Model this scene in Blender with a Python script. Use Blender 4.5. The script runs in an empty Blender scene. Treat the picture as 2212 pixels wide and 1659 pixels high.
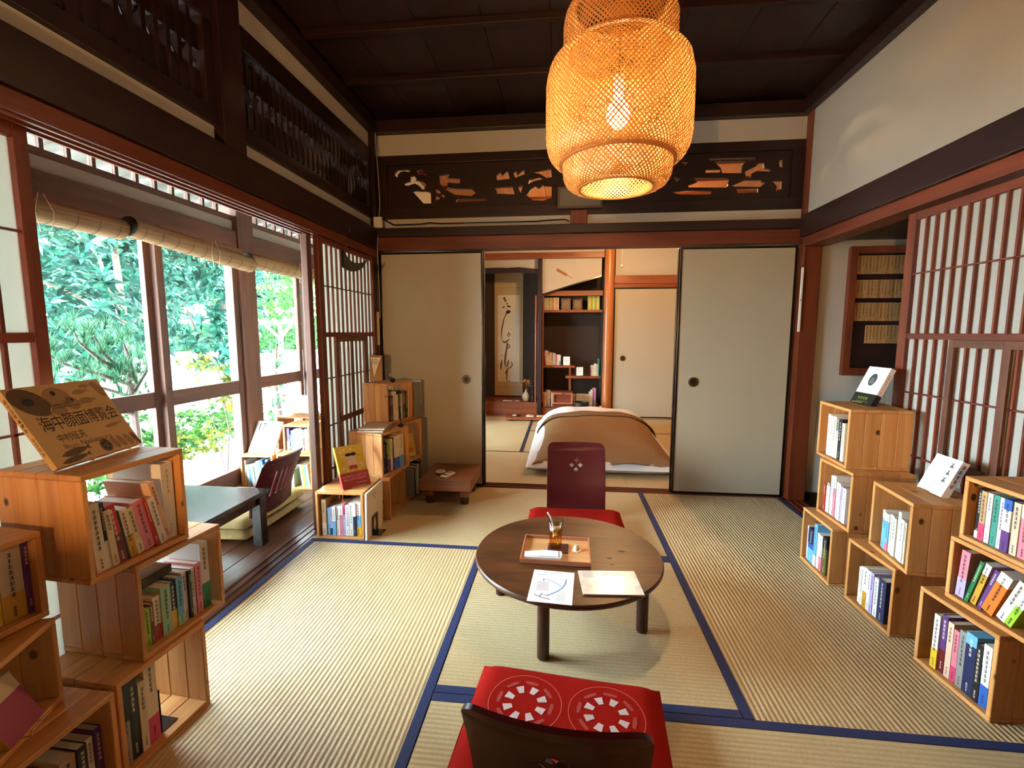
import bpy, bmesh, math, random
from mathutils import Vector, Matrix
from mathutils.geometry import tessellate_polygon
random.seed(7)
R = math.radians
sc = bpy.context.scene
COL = sc.collection

# ------------------------------------------------------------------ camera
cam_d = bpy.data.cameras.new('camera'); cam = bpy.data.objects.new('camera', cam_d); COL.objects.link(cam)
cam_d.sensor_fit = 'HORIZONTAL'; cam_d.sensor_width = 36.0
cam_d.lens = 1001.888 / 2212 * 36.0
cam_d.clip_start = 0.02; cam_d.clip_end = 200
def _cam():
    pi, ya, ro = -0.1113275, 0.108559, 0.0011964
    f = Vector((-math.sin(ya)*math.cos(pi), math.cos(ya)*math.cos(pi), math.sin(pi)))
    r = Vector((math.cos(ya), math.sin(ya), 0)); u = r.cross(f)
    c, s = math.cos(ro), math.sin(ro)
    r2 = c*r + s*u; u2 = -s*r + c*u
    m = Matrix((r2, u2, -f)).transposed().to_4x4(); m.translation = Vector((0, 0, 1.15))
    return m
cam.matrix_world = _cam(); sc.camera = cam

# ------------------------------------------------------------------ world, sun, exposure
w = bpy.data.worlds.new('world'); sc.world = w; w.use_nodes = True
bg = w.node_tree.nodes['Background']; bg.inputs[0].default_value = (0.80, 0.93, 1.0, 1); bg.inputs[1].default_value = 85.0
sun_d = bpy.data.lights.new('sun', 'SUN'); sun_d.energy = 40.0; sun_d.angle = R(6); sun_d.color = (1, .97, .9)
sun = bpy.data.objects.new('sun', sun_d); COL.objects.link(sun)
sun.rotation_euler = Vector((0.22, -0.62, -1.0)).to_track_quat('-Z', 'Y').to_euler()
sun.location = (-8, 10, 9)
vs = sc.view_settings
sc.display_settings.display_device = 'sRGB'
vs.view_transform = 'Standard'; vs.look = 'None'; vs.exposure = -0.58; vs.gamma = 1.0; vs.use_curve_mapping = False
sc.cycles.max_bounces = 10; sc.cycles.diffuse_bounces = 4; sc.cycles.transparent_max_bounces = 12
sc.cycles.caustics_reflective = False; sc.cycles.caustics_refractive = False
sc.cycles.use_denoising = True

# ------------------------------------------------------------------ text glyph meshes (made while the scene is empty)
def text_mesh(body, size=1.0, spacing=1.0, vertical=False):
    cu = bpy.data.curves.new('lettering', 'FONT')
    if vertical:
        body = '\n'.join(body); cu.space_line = 1.0
    cu.body = body; cu.size = size; cu.space_character = spacing
    cu.align_x = 'CENTER'; cu.align_y = 'CENTER'; cu.resolution_u = 2; cu.extrude = 0.0
    o = bpy.data.objects.new('lettering', cu); COL.objects.link(o)
    dg = bpy.context.evaluated_depsgraph_get(); dg.update()
    me = bpy.data.meshes.new_from_object(o.evaluated_get(dg))
    COL.objects.unlink(o); bpy.data.objects.remove(o); bpy.data.curves.remove(cu)
    vs_ = [v.co.copy() for v in me.vertices]; fs = [tuple(p.vertices) for p in me.polygons]
    bpy.data.meshes.remove(me)
    return vs_, fs
TXT = {
 'title': text_mesh('海中顔面博覧会', 1.0, 0.9), 'author': text_mesh('中村征夫', 1.0, 0.95),
 'roman': text_mesh('Ikuo Nakamura', 1.0), 'spine': text_mesh('海中顔面博覧会　中村征夫', 1.0, 1.15),
 'n17': text_mesh('17', 1.0), 'sai': text_mesh('歳', 1.0),
 'band1': text_mesh('好きで好きでしょうがないことを', 1.0), 'band2': text_mesh('仕事として考えてみませんか？', 1.0),
 'award': text_mesh('HOTEL\nLIBRARY\nAWARD', 1.0),
 'kokoro': text_mesh('こころ', 1.0),
}

# ------------------------------------------------------------------ mesh builder
class MB:
    def __init__(s): s.v = []; s.f = []; s.m = []
    def add(s, vs, fs, mi=0, M=None):
        n = len(s.v)
        s.v += [tuple((M @ Vector(p)) if M is not None else Vector(p)) for p in vs]
        s.f += [tuple(i + n for i in f) for f in fs]; s.m += [mi]*len(fs); return s
    def box(s, a, b, mi=0, M=None):
        x0, y0, z0 = a; x1, y1, z1 = b
        return s.add([(x0,y0,z0),(x1,y0,z0),(x1,y1,z0),(x0,y1,z0),(x0,y0,z1),(x1,y0,z1),(x1,y1,z1),(x0,y1,z1)],
                     [(0,3,2,1),(4,5,6,7),(0,1,5,4),(1,2,6,5),(2,3,7,6),(3,0,4,7)], mi, M)
    def prism(s, pts, z0, z1, mi=0, M=None):
        n = len(pts)
        a = sum(pts[i][0]*pts[(i+1) % n][1]-pts[(i+1) % n][0]*pts[i][1] for i in range(n))
        if a < 0: pts = pts[::-1]
        return s.add([(p[0],p[1],z0) for p in pts]+[(p[0],p[1],z1) for p in pts],
                     [tuple(range(n))[::-1], tuple(range(n, 2*n))]+[(i,(i+1) % n,n+(i+1) % n,n+i) for i in range(n)], mi, M)
    def holed(s, outer, holes, z0, z1, mi=0, M=None):
        loops = [[Vector((p[0],p[1],0)) for p in l] for l in [outer]+holes]
        tri = tessellate_polygon(loops); flat = [p for l in loops for p in l]; n = len(flat)
        vs_ = [(p.x,p.y,z0) for p in flat]+[(p.x,p.y,z1) for p in flat]
        fs = []
        for t in tri:
            a, b, c = (flat[i] for i in t)
            ccw = (b-a).cross(c-a).z > 0
            t = tuple(t) if ccw else tuple(t)[::-1]
            fs += [t[::-1], tuple(i+n for i in t)]
        k = 0
        for li, l in enumerate(loops):
            m = len(l)
            for i in range(m):
                j = (i+1) % m; fs.append((k+i, k+j, n+k+j, n+k+i))
            k += m
        return s.add(vs_, fs, mi, M)
    def tube(s, pts, r, n=8, mi=0, closed=False, M=None):
        pts = [Vector(p) for p in pts]; m = len(pts); rs = r if isinstance(r, (list, tuple)) else [r]*m
        vs_ = []; prev = None
        for i, p in enumerate(pts):
            if closed: t = pts[(i+1) % m]-pts[i-1]
            else: t = pts[min(i+1, m-1)]-pts[max(i-1, 0)]
            t.normalize()
            if prev is None:
                a = Vector((0,0,1)) if abs(t.z) < .9 else Vector((1,0,0)); x = t.cross(a).normalized()
            else:
                x = (prev - t*prev.dot(t)).normalized()
            prev = x; y = t.cross(x)
            for k in range(n):
                a = 2*math.pi*k/n; vs_.append(p + (x*math.cos(a)+y*math.sin(a))*rs[i])
        fs = []
        for i in range(m if closed else m-1):
            j = (i+1) % m
            for k in range(n): fs.append((i*n+k, i*n+(k+1) % n, j*n+(k+1) % n, j*n+k))
        if not closed: fs += [tuple(range(n))[::-1], tuple((m-1)*n+k for k in range(n))]
        return s.add(vs_, fs, mi, M)
    def lathe(s, prof, n=24, mi=0, M=None, cap=True):
        vs_ = [(r*math.cos(2*math.pi*k/n), r*math.sin(2*math.pi*k/n), z) for r, z in prof for k in range(n)]
        fs = []
        for i in range(len(prof)-1):
            for k in range(n): fs.append((i*n+k, i*n+(k+1) % n, (i+1)*n+(k+1) % n, (i+1)*n+k))
        if cap:
            fs += [tuple(range(n))[::-1], tuple((len(prof)-1)*n+k for k in range(n))]
        return s.add(vs_, fs, mi, M)
    def glyph(s, key, M, mi=0):
        vs_, fs = TXT[key]; return s.add(vs_, fs, mi, M)
    def grid(s, nx, ny, fn, mi=0, M=None, flip=False):
        vs_ = [fn(i/nx, j/ny) for j in range(ny+1) for i in range(nx+1)]
        fs = []
        for j in range(ny):
            for i in range(nx):
                a = j*(nx+1)+i; q = (a, a+1, a+nx+2, a+nx+1); fs.append(q[::-1] if flip else q)
        return s.add(vs_, fs, mi, M)
    def mesh(s, name, mats, smooth=False, bevel=0, seg=2):
        me = bpy.data.meshes.new(name); me.from_pydata(s.v, [], s.f)
        mats = mats if isinstance(mats, (list, tuple)) else [mats]
        for m in mats: me.materials.append(m)
        if len(mats) > 1:
            me.polygons.foreach_set('material_index', s.m)
        if bevel:
            bm = bmesh.new(); bm.from_mesh(me)
            bmesh.ops.remove_doubles(bm, verts=bm.verts, dist=1e-6)
            ed = [e for e in bm.edges if len(e.link_faces) == 2 and e.calc_face_angle(0) > R(35)]
            bmesh.ops.bevel(bm, geom=ed, offset=bevel, segments=seg, affect='EDGES', profile=.6, clamp_overlap=True)
            bm.to_mesh(me); bm.free()
        if smooth:
            me.polygons.foreach_set('use_smooth', [True]*len(me.polygons))
            if smooth != 'all':
                try: me.set_sharp_from_angle(angle=R(38))
                except Exception: pass
        me.update(); return me
    def build(s, name, mats, parent=None, smooth=False, bevel=0, seg=2, M=None):
        return inst(name, s.mesh(name, mats, smooth, bevel, seg), parent, M)
def inst(name, me, parent=None, M=None):
    o = bpy.data.objects.new(name, me); COL.objects.link(o)
    if parent is not None: o.parent = parent
    if M is not None: o.matrix_local = M
    return o
def T(x, y, z): return Matrix.Translation((x, y, z))
def RZ(a): return Matrix.Rotation(a, 4, 'Z')
def RX(a): return Matrix.Rotation(a, 4, 'X')
def RY(a): return Matrix.Rotation(a, 4, 'Y')
def S(x, y, z): return Matrix.Diagonal((x, y, z, 1))
def tag(o, label=None, cat=None, group=None, kind=None):
    if label: o['label'] = label
    if cat: o['category'] = cat
    if group: o['group'] = group
    if kind: o['kind'] = kind
    return o
def thing(name, label, cat, M=None, group=None):
    o = bpy.data.objects.new(name, None); COL.objects.link(o); o.empty_display_size = .05
    if M is not None: o.matrix_world = M
    return tag(o, label, cat, group)
def struct(name, mb, mats, parent=None, smooth=False, bevel=0):
    o = mb.build(name, mats, parent, smooth, bevel)
    if parent is None: o['kind'] = 'structure'
    return o

# ------------------------------------------------------------------ materials
MATS = {}
def rgb(r, g, b):
    f = lambda c: (c/255/12.92) if c/255 <= .04045 else ((c/255+.055)/1.055)**2.4
    return (f(r), f(g), f(b), 1)
def nmat(name):
    m = bpy.data.materials.new(name); m.use_nodes = True; nt = m.node_tree
    return m, nt, nt.nodes['Principled BSDF']
def plain(name, c, rough=.6, metal=0, spec=.5, noise=0, nscale=40, coat=0, bump=0):
    if name in MATS: return MATS[name]
    m, nt, b = nmat(name)
    b.inputs['Base Color'].default_value = c; b.inputs['Roughness'].default_value = rough
    b.inputs['Metallic'].default_value = metal; b.inputs['Specular IOR Level'].default_value = spec
    if coat: b.inputs['Coat Weight'].default_value = coat; b.inputs['Coat Roughness'].default_value = .15
    if noise or bump:
        tc = nt.nodes.new('ShaderNodeTexCoord'); n = nt.nodes.new('ShaderNodeTexNoise')
        n.inputs['Scale'].default_value = nscale; n.inputs['Detail'].default_value = 5
        nt.links.new(tc.outputs['Object'], n.inputs['Vector'])
        if noise:
            r = nt.nodes.new('ShaderNodeValToRGB')
            r.color_ramp.elements[0].position = .3; r.color_ramp.elements[1].position = .7
            r.color_ramp.elements[0].color = tuple(x*(1-noise) for x in c[:3])+(1,)
            r.color_ramp.elements[1].color = tuple(min(1, x*(1+noise)) for x in c[:3])+(1,)
            nt.links.new(n.outputs['Fac'], r.inputs[0]); nt.links.new(r.outputs[0], b.inputs['Base Color'])
        if bump:
            bp = nt.nodes.new('ShaderNodeBump'); bp.inputs['Strength'].default_value = bump; bp.inputs['Distance'].default_value = .01
            nt.links.new(n.outputs['Fac'], bp.inputs['Height']); nt.links.new(bp.outputs[0], b.inputs['Normal'])
    MATS[name] = m; return m
def wood(name, c1, c2, axis=2, scale=14, rough=.5, knots=0, coat=0, stretch=.07, bump=.12, spec=.4):
    m, nt, b = nmat(name); N = nt.nodes.new; L = nt.links.new
    tc = N('ShaderNodeTexCoord'); oi = N('ShaderNodeObjectInfo')
    mul = N('ShaderNodeMath'); mul.operation = 'MULTIPLY'; mul.inputs[1].default_value = 13.7; L(oi.outputs['Random'], mul.inputs[0])
    add = N('ShaderNodeVectorMath'); add.operation = 'ADD'; L(tc.outputs['Object'], add.inputs[0]); L(mul.outputs[0], add.inputs[1])
    mp = N('ShaderNodeMapping'); sc_ = [scale]*3; sc_[axis] = scale*stretch; mp.inputs['Scale'].default_value = sc_
    L(add.outputs[0], mp.inputs['Vector'])
    n = N('ShaderNodeTexNoise'); n.inputs['Scale'].default_value = 1.0; n.inputs['Detail'].default_value = 6; n.inputs['Distortion'].default_value = 1.2
    L(mp.outputs[0], n.inputs['Vector'])
    n2 = N('ShaderNodeTexNoise'); n2.inputs['Scale'].default_value = 7.0; n2.inputs['Detail'].default_value = 3; L(mp.outputs[0], n2.inputs['Vector'])
    mx = N('ShaderNodeMath'); mx.operation = 'MULTIPLY_ADD'; mx.inputs[1].default_value = .35; L(n2.outputs['Fac'], mx.inputs[0]); L(n.outputs['Fac'], mx.inputs[2])
    r = N('ShaderNodeValToRGB'); r.color_ramp.elements[0].position = .42; r.color_ramp.elements[1].position = .88
    r.color_ramp.elements[0].color = c1; r.color_ramp.elements[1].color = c2; L(mx.outputs[0], r.inputs[0])
    hv = N('ShaderNodeHueSaturation'); L(r.outputs[0], hv.inputs['Color'])
    mr = N('ShaderNodeMapRange'); mr.inputs['To Min'].default_value = .86; mr.inputs['To Max'].default_value = 1.12
    L(oi.outputs['Random'], mr.inputs['Value']); L(mr.outputs[0], hv.inputs['Value'])
    out = hv.outputs[0]
    if knots:
        vm = N('ShaderNodeMapping'); ks = [knots]*3; ks[axis] = knots*.7; vm.inputs['Scale'].default_value = ks; L(add.outputs[0], vm.inputs['Vector'])
        vo = N('ShaderNodeTexVoronoi'); vo.inputs['Scale'].default_value = 1.0; L(vm.outputs[0], vo.inputs['Vector'])
        kr = N('ShaderNodeValToRGB'); kr.color_ramp.elements[0].position = .07; kr.color_ramp.elements[1].position = .12
        kr.color_ramp.elements[0].color = (1,1,1,1); kr.color_ramp.elements[1].color = (0,0,0,1); L(vo.outputs['Distance'], kr.inputs[0])
        mix = N('ShaderNodeMixRGB'); mix.inputs[2].default_value = tuple(x*.16 for x in c1[:3])+(1,)
        L(kr.outputs[0], mix.inputs[0]); L(out, mix.inputs[1]); out = mix.outputs[0]
    L(out, b.inputs['Base Color']); b.inputs['Roughness'].default_value = rough; b.inputs['Specular IOR Level'].default_value = spec
    if coat: b.inputs['Coat Weight'].default_value = coat; b.inputs['Coat Roughness'].default_value = .2
    bp = N('ShaderNodeBump'); bp.inputs['Strength'].default_value = bump; bp.inputs['Distance'].default_value = .004
    L(mx.outputs[0], bp.inputs['Height']); L(bp.outputs[0], b.inputs['Normal'])
    MATS[name] = m; return m
def tatami(name, axis, c1, c2):
    m, nt, b = nmat(name); N = nt.nodes.new; L = nt.links.new
    tc = N('ShaderNodeTexCoord')
    sep = N('ShaderNodeSeparateXYZ'); L(tc.outputs['Object'], sep.inputs[0])
    a, o = ('X', 'Y') if axis == 'Y' else ('Y', 'X')      # ribs run along `axis`
    k = N('ShaderNodeMath'); k.operation = 'MULTIPLY'; k.inputs[1].default_value = 2*math.pi/.0165; L(sep.outputs[a], k.inputs[0])
    sn = N('ShaderNodeMath'); sn.operation = 'SINE'; L(k.outputs[0], sn.inputs[0])
    mp = N('ShaderNodeMapping'); s_ = [30, 30, 30]; s_[0 if axis == 'X' else 1] = 140; s_[1 if axis == 'X' else 0] = 60
    mp.inputs['Scale'].default_value = s_; L(tc.outputs['Object'], mp.inputs['Vector'])
    n = N('ShaderNodeTexNoise'); n.inputs['Scale'].default_value = 1; n.inputs['Detail'].default_value = 3; L(mp.outputs[0], n.inputs['Vector'])
    n2 = N('ShaderNodeTexNoise'); n2.inputs['Scale'].default_value = 2.2; n2.inputs['Detail'].default_value = 2; L(tc.outputs['Object'], n2.inputs['Vector'])
    f = N('ShaderNodeMath'); f.operation = 'MULTIPLY_ADD'; f.inputs[1].default_value = .09; f.inputs[2].default_value = .0; L(sn.outputs[0], f.inputs[0])
    g = N('ShaderNodeMath'); g.operation = 'MULTIPLY_ADD'; g.inputs[1].default_value = .55; L(n.outputs['Fac'], g.inputs[0]); L(f.outputs[0], g.inputs[2])
    h = N('ShaderNodeMath'); h.operation = 'MULTIPLY_ADD'; h.inputs[1].default_value = .45; L(n2.outputs['Fac'], h.inputs[0]); L(g.outputs[0], h.inputs[2])
    r = N('ShaderNodeValToRGB'); r.color_ramp.elements[0].position = .15; r.color_ramp.elements[1].position = .8
    r.color_ramp.elements[0].color = c1; r.color_ramp.elements[1].color = c2; L(h.outputs[0], r.inputs[0])
    L(r.outputs[0], b.inputs['Base Color']); b.inputs['Roughness'].default_value = .42; b.inputs['Specular IOR Level'].default_value = .6
    hh = N('ShaderNodeMath'); hh.operation = 'MULTIPLY_ADD'; hh.inputs[1].default_value = .25; L(n.outputs['Fac'], hh.inputs[0]); L(sn.outputs[0], hh.inputs[2])
    bp = N('ShaderNodeBump'); bp.inputs['Strength'].default_value = .42; bp.inputs['Distance'].default_value = .0018
    L(hh.outputs[0], bp.inputs['Height']); L(bp.outputs[0], b.inputs['Normal'])
    MATS[name] = m; return m
def paper(name, c, trans=.5, noise=.03):
    m, nt, b = nmat(name); N = nt.nodes.new; L = nt.links.new
    d = N('ShaderNodeBsdfDiffuse'); d.inputs[0].default_value = c
    t = N('ShaderNodeBsdfTranslucent'); t.inputs[0].default_value = c
    mx = N('ShaderNodeMixShader'); mx.inputs[0].default_value = trans; L(d.outputs[0], mx.inputs[1]); L(t.outputs[0], mx.inputs[2])
    L(mx.outputs[0], nt.nodes['Material Output'].inputs['Surface']); nt.nodes.remove(b); MATS[name] = m; return m
def glass(name, tint=(1, 1, 1, 1), refl=.06):
    m, nt, b = nmat(name); N = nt.nodes.new; L = nt.links.new
    t = N('ShaderNodeBsdfTransparent'); t.inputs[0].default_value = tint
    g = N('ShaderNodeBsdfGlossy'); g.inputs['Roughness'].default_value = .02
    lw = N('ShaderNodeLayerWeight'); lw.inputs[0].default_value = .5
    pw = N('ShaderNodeMath'); pw.operation = 'POWER'; pw.inputs[1].default_value = 5; L(lw.outputs['Facing'], pw.inputs[0])
    fr = N('ShaderNodeMath'); fr.operation = 'MULTIPLY_ADD'; fr.inputs[1].default_value = .6; fr.inputs[2].default_value = .025; L(pw.outputs[0], fr.inputs[0])
    mx = N('ShaderNodeMixShader'); L(fr.outputs[0], mx.inputs[0]); L(t.outputs[0], mx.inputs[1]); L(g.outputs[0], mx.inputs[2])
    L(mx.outputs[0], nt.nodes['Material Output'].inputs['Surface']); nt.nodes.remove(b); MATS[name] = m; return m
def emit(name, c, s):
    m, nt, b = nmat(name); b.inputs['Base Color'].default_value = c
    b.inputs['Emission Color'].default_value = c; b.inputs['Emission Strength'].default_value = s; MATS[name] = m; return m

W_DARK = {a: wood('dark_aged_wood_%s' % 'xyz'[a], rgb(24, 10, 9), rgb(42, 19, 15), a, 10, .42, spec=.35) for a in (0, 1, 2)}
W_RED = {a: wood('red_brown_wood_%s' % 'xyz'[a], rgb(74, 29, 15), rgb(116, 52, 27), a, 12, .45, spec=.35) for a in (0, 1, 2)}
W_FRAME = {a: wood('window_wood_%s' % 'xyz'[a], rgb(68, 37, 25), rgb(108, 66, 46), a, 14, .55) for a in (0, 1, 2)}
W_CEIL = wood('ceiling_wood', rgb(24, 10, 9), rgb(40, 18, 14), 1, 6, .5)
W_CRATE = {a: wood('crate_cedar_%s' % 'xyz'[a], rgb(188, 122, 62), rgb(218, 162, 100), a, 16, .38, knots=11, spec=.45) for a in (0, 1, 2)}
W_TABLE = wood('table_lacquer_wood', rgb(34, 17, 9), rgb(92, 54, 28), 0, 11, .38, stretch=.14, bump=.5, spec=.45)
W_LEG = wood('table_leg_wood', rgb(44, 22, 14), rgb(72, 38, 24), 2, 14, .38)
W_TRAY = wood('tray_wood', rgb(190, 138, 88), rgb(214, 166, 112), 0, 14, .45)
W_RIM = wood('tray_rim_wood', rgb(158, 98, 70), rgb(184, 120, 86), 0, 14, .42)
W_STAND = wood('low_stand_wood', rgb(110, 66, 44), rgb(146, 92, 62), 0, 12, .35)
W_BACK = {a: wood('warm_brown_wood_%s' % 'xyz'[a], rgb(104, 50, 26), rgb(150, 80, 40), a, 11, .4, coat=.1) for a in (0, 1, 2)}
W_PILLAR = wood('tokonoma_pillar_wood', rgb(148, 84, 38), rgb(186, 116, 60), 2, 9, .35, coat=.2)
W_CEIL2 = wood('back_ceiling_wood', rgb(138, 84, 48), rgb(176, 116, 72), 1, 7, .5)
W_DECK = wood('deck_board_wood', rgb(70, 42, 30), rgb(112, 72, 52), 1, 12, .3, coat=.15)
W_DESK = wood('desk_black_wood', rgb(36, 26, 26), rgb(62, 48, 46), 1, 12, .25, coat=.2)
W_BOX = wood('brown_box_wood', rgb(92, 40, 24), rgb(124, 58, 34), 0, 12, .4)
W_EAVE = wood('eave_wood', rgb(58, 54, 50), rgb(86, 82, 76), 0, 10, .7)
TAT_Y = tatami('tatami_ribs_y', 'Y', rgb(184, 158, 112), rgb(222, 202, 160))
TAT_X = tatami('tatami_ribs_x', 'X', rgb(184, 158, 112), rgb(222, 202, 160))
NAVY = plain('navy_border_cloth', rgb(30, 44, 92), .7, noise=.12, nscale=300)
NAVY2 = plain('dark_border_cloth', rgb(34, 34, 48), .75, noise=.12, nscale=300)
PLASTER = plain('white_plaster', rgb(188, 182, 170), .85, noise=.02, nscale=8, bump=.04)
PLASTER_D = plain('dark_plaster', rgb(58, 44, 36), .9, noise=.06, nscale=30, bump=.1)
FUSUMA = plain('fusuma_paper', rgb(178, 167, 144), .75, noise=.025, nscale=3)
LACQ = plain('black_lacquer', rgb(10, 9, 10), .22, spec=.6)
SHOJI = paper('shoji_paper', rgb(236, 236, 228), .55)
GLASS = glass('window_glass', (.97, 1, 1, 1))
BRONZE = plain('bronze', rgb(92, 82, 66), .35, metal=.9)
IRON = plain('black_iron', rgb(22, 18, 18), .5, metal=.3)
WIRE = plain('gold_wire', rgb(226, 200, 160), .3, metal=.8)
INK = plain('ink', rgb(24, 20, 18), .7)
WHITE = plain('white_print', rgb(245, 245, 242), .6)
PAGE = plain('page_edges', rgb(232, 222, 200), .85, noise=.05, nscale=400)

# ================================================================== THE SETTING
_tn = [0]
def trim(a, b, mats, bevel=.004, parent=None):
    _tn[0] += 1
    return struct('trim_%d' % _tn[0] if parent is None else 'trim', MB().box(a, b), mats, parent, bevel=bevel)
XL, XR, YB = -1.385, 1.55, 3.34
# ---- floor with tatami mats
floor = struct('floor', MB().box((XL, -2.4, -.09), (XR, 3.315, -.031)), W_DARK[1])
def mat_(par, x0, x1, y0, y1, ribs, borders, cloth=NAVY, bw=.033):
    o = MB().box((x0+.001, y0+.001, -.03), (x1-.001, y1-.001, 0)).build('tatami_mat', TAT_Y if ribs == 'Y' else TAT_X, par, bevel=.003)
    for s in borders:
        q = {'L': ((x0+.001, y0+.001), (x0+bw, y1-.001)), 'R': ((x1-bw, y0+.001), (x1-.001, y1-.001)),
             'N': ((x0+.001, y0+.001), (x1-.001, y0+bw)), 'F': ((x0+.001, y1-bw), (x1-.001, y1-.001))}[s]
        MB().box((*q[0], -.02), (*q[1], .0018)).build('border_cloth', cloth, o, bevel=.0012)
    return o
mat_(floor, XL, -.398, .37, 2.322, 'Y', 'LR')
mat_(floor, -.398, .553, 1.335, 2.322, 'X', 'NF')
mat_(floor, .553, 1.53, 1.335, 3.315, 'Y', 'LR')
mat_(floor, XL, .553, 2.322, 3.315, 'X', 'N')
mat_(floor, -.398, 1.53, .34, 1.335, 'X', 'F')
mat_(floor, XL, .553, -.6, .34, 'X', 'NF'); mat_(floor, .553, 1.53, -1.6, .34, 'Y', 'LR'); mat_(floor, XL, .553, -2.4, -.6, 'Y', 'LR'); mat_(floor, .553, 1.53, -2.4, -1.6, 'X', 'F')
# door sills (grooved) : room side and back
def sill(a, b, along, mats, name=None):
    o = trim(a, b, mats, .003)
    n = 3
    for i in range(n):
        if along == 'Y':
            w_ = (b[0]-a[0])/n; x = a[0]+w_*(i+.5)
            MB().box((x-.004, a[1]+.01, b[2]-.0005), (x+.004, b[1]-.01, b[2]+.0045)).build('track_ridge', mats, o)
        else:
            w_ = (b[1]-a[1])/n; y = a[1]+w_*(i+.5)
            MB().box((a[0]+.01, y-.004, b[2]-.0005), (b[0]-.01, y+.004, b[2]+.0045)).build('track_ridge', mats, o)
sill((-1.51, -2.4, -.05), (XL-.002, 6.3, -.004), 'Y', W_DECK)
sill((-1.33, 3.316, -.05), (XR, 3.43, 0), 'X', W_RED[0])
sill((1.531, -2.4, -.05), (1.66, 3.28, 0), 'Y', W_RED[1])
# ---- engawa deck of long boards
deck = struct('floor_engawa', MB().box((-2.5, -2.4, -.12), (-1.512, 6.3, -.052)), W_DARK[1])
bx = -2.42
while bx < -1.52:
    x1 = min(bx+.128, -1.512)
    MB().box((bx+.0015, -2.4, -.052), (x1-.0015, 6.3, -.03)).build('floor_board', W_DECK, deck, bevel=.002); bx += .128
# ---- back room floor
floor2 = struct('floor_back', MB().box((XL, 3.431, -.09), (2.2, 6.9, -.031)), W_DARK[1])
mat_(floor2, XL, .50, 3.431, 4.375, 'X', 'F', NAVY2, .02); mat_(floor2, .50, 2.2, 3.431, 4.375, 'X', 'F', NAVY2, .02)
mat_(floor2, XL, -.37, 4.375, 6.27, 'X', 'FR', NAVY2, .035)
mat_(floor2, -.37, 2.2, 4.375, 5.35, 'X', 'F', NAVY2, .025); mat_(floor2, -.37, 2.2, 5.35, 6.27, 'X', 'F', NAVY2, .03)
MB().box((XL, 6.272, -.03), (2.2, 6.33, 0)).build('tatami_mat', TAT_X, floor2)
# ---- corner posts, beams
trim((-1.44, 3.29, 0), (-1.335, 3.40, 2.60), W_DARK[2])                       # left far corner post
trim((1.552, 3.275, 0), (1.662, 3.40, 2.60), W_RED[2])                        # right far post
trim((-1.44, .02, 0), (-1.335, .13, 2.60), W_DARK[2]); trim((1.552, .3, 0), (1.662, .41, 2.6), W_RED[2])
# left wall beams
trim((-1.44, -2.4, 1.737), (-1.322, 3.289, 1.880), W_DARK[1])                 # nageshi
trim((-1.44, .131, 1.684), (-1.336, 3.289, 1.736), W_RED[1])                  # kamoi
for x in (-1.425, -1.39, -1.355): MB().box((x-.004, .14, 1.677), (x+.004, 3.28, 1.6845)).build('groove_ridge', W_RED[1], bpy.data.objects['trim_%d' % _tn[0]])
trim((-1.44, 1.787, 1.881), (-1.33, 1.914, 2.60), W_DARK[2])                  # strut between the transoms
trim((-1.445, -2.4, 2.538), (-1.315, 3.289, 2.62), W_DARK[1])                 # cornice
wl = struct('wall_left', MB().box((-1.43, -2.4, 1.881), (-1.375, 3.289, 1.953)).box((-1.43, -2.4, 2.425), (-1.375, 3.289, 2.537)).box((-1.43, -2.4, 0), (-1.36, .02, 1.737)), PLASTER)
# left transoms
def transom(y0, y1, label):
    t = thing('lattice_transom', label, 'transom', T(-1.4, y0, 1.954), 'dark lattice transoms above the left opening'); n = max(1, round((y1-y0)/.052)); L = y1-y0
    MB().box((-.03, 0, 0), (.045, L, .062)).build('rail', W_DARK[1], t, bevel=.003); MB().box((-.03, 0, .375), (.045, L, .47)).build('rail', W_DARK[1], t, bevel=.003)
    MB().box((-.03, 0, .0621), (.04, .045, .3749)).build('stile', W_DARK[2], t, bevel=.003); MB().box((-.03, L-.045, .0621), (.04, L, .3749)).build('stile', W_DARK[2], t, bevel=.003)
    MB().box((.0, .046, .083), (.018, L-.046, .180)).build('board', W_DARK[1], t); MB().box((.0, .046, .25), (.018, L-.046, .343)).build('board', W_DARK[1], t)
    d = (L-.09)/n
    for i in range(n+1):
        y = .045+i*d
        if 0 < i < n: MB().box((-.006, y-.009, .0625), (.024, y+.009, .3745)).build('lattice_bar', W_DARK[2], t)
        if i < n:
            a = (.006, .18) if i % 2 else (.006, .25); b = (.25 if i % 2 else .18)
            MB().tube([(.008, y+.004, a[1]), (.008, y+d/2, .215), (.008, y+d-.004, a[1])], .0045, 4).build('ornament_bar', W_DARK[1], t)
            if i % 3 == 1: MB().tube([(.008, y+.004, .215), (.008, y+d-.004, .215)], .0045, 4).build('ornament_bar', W_DARK[1], t)
transom(.14, 1.786, 'dark lattice transom nearest the camera above the left opening'); transom(1.915, 3.288, 'dark lattice transom beside the far left corner post')
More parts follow.
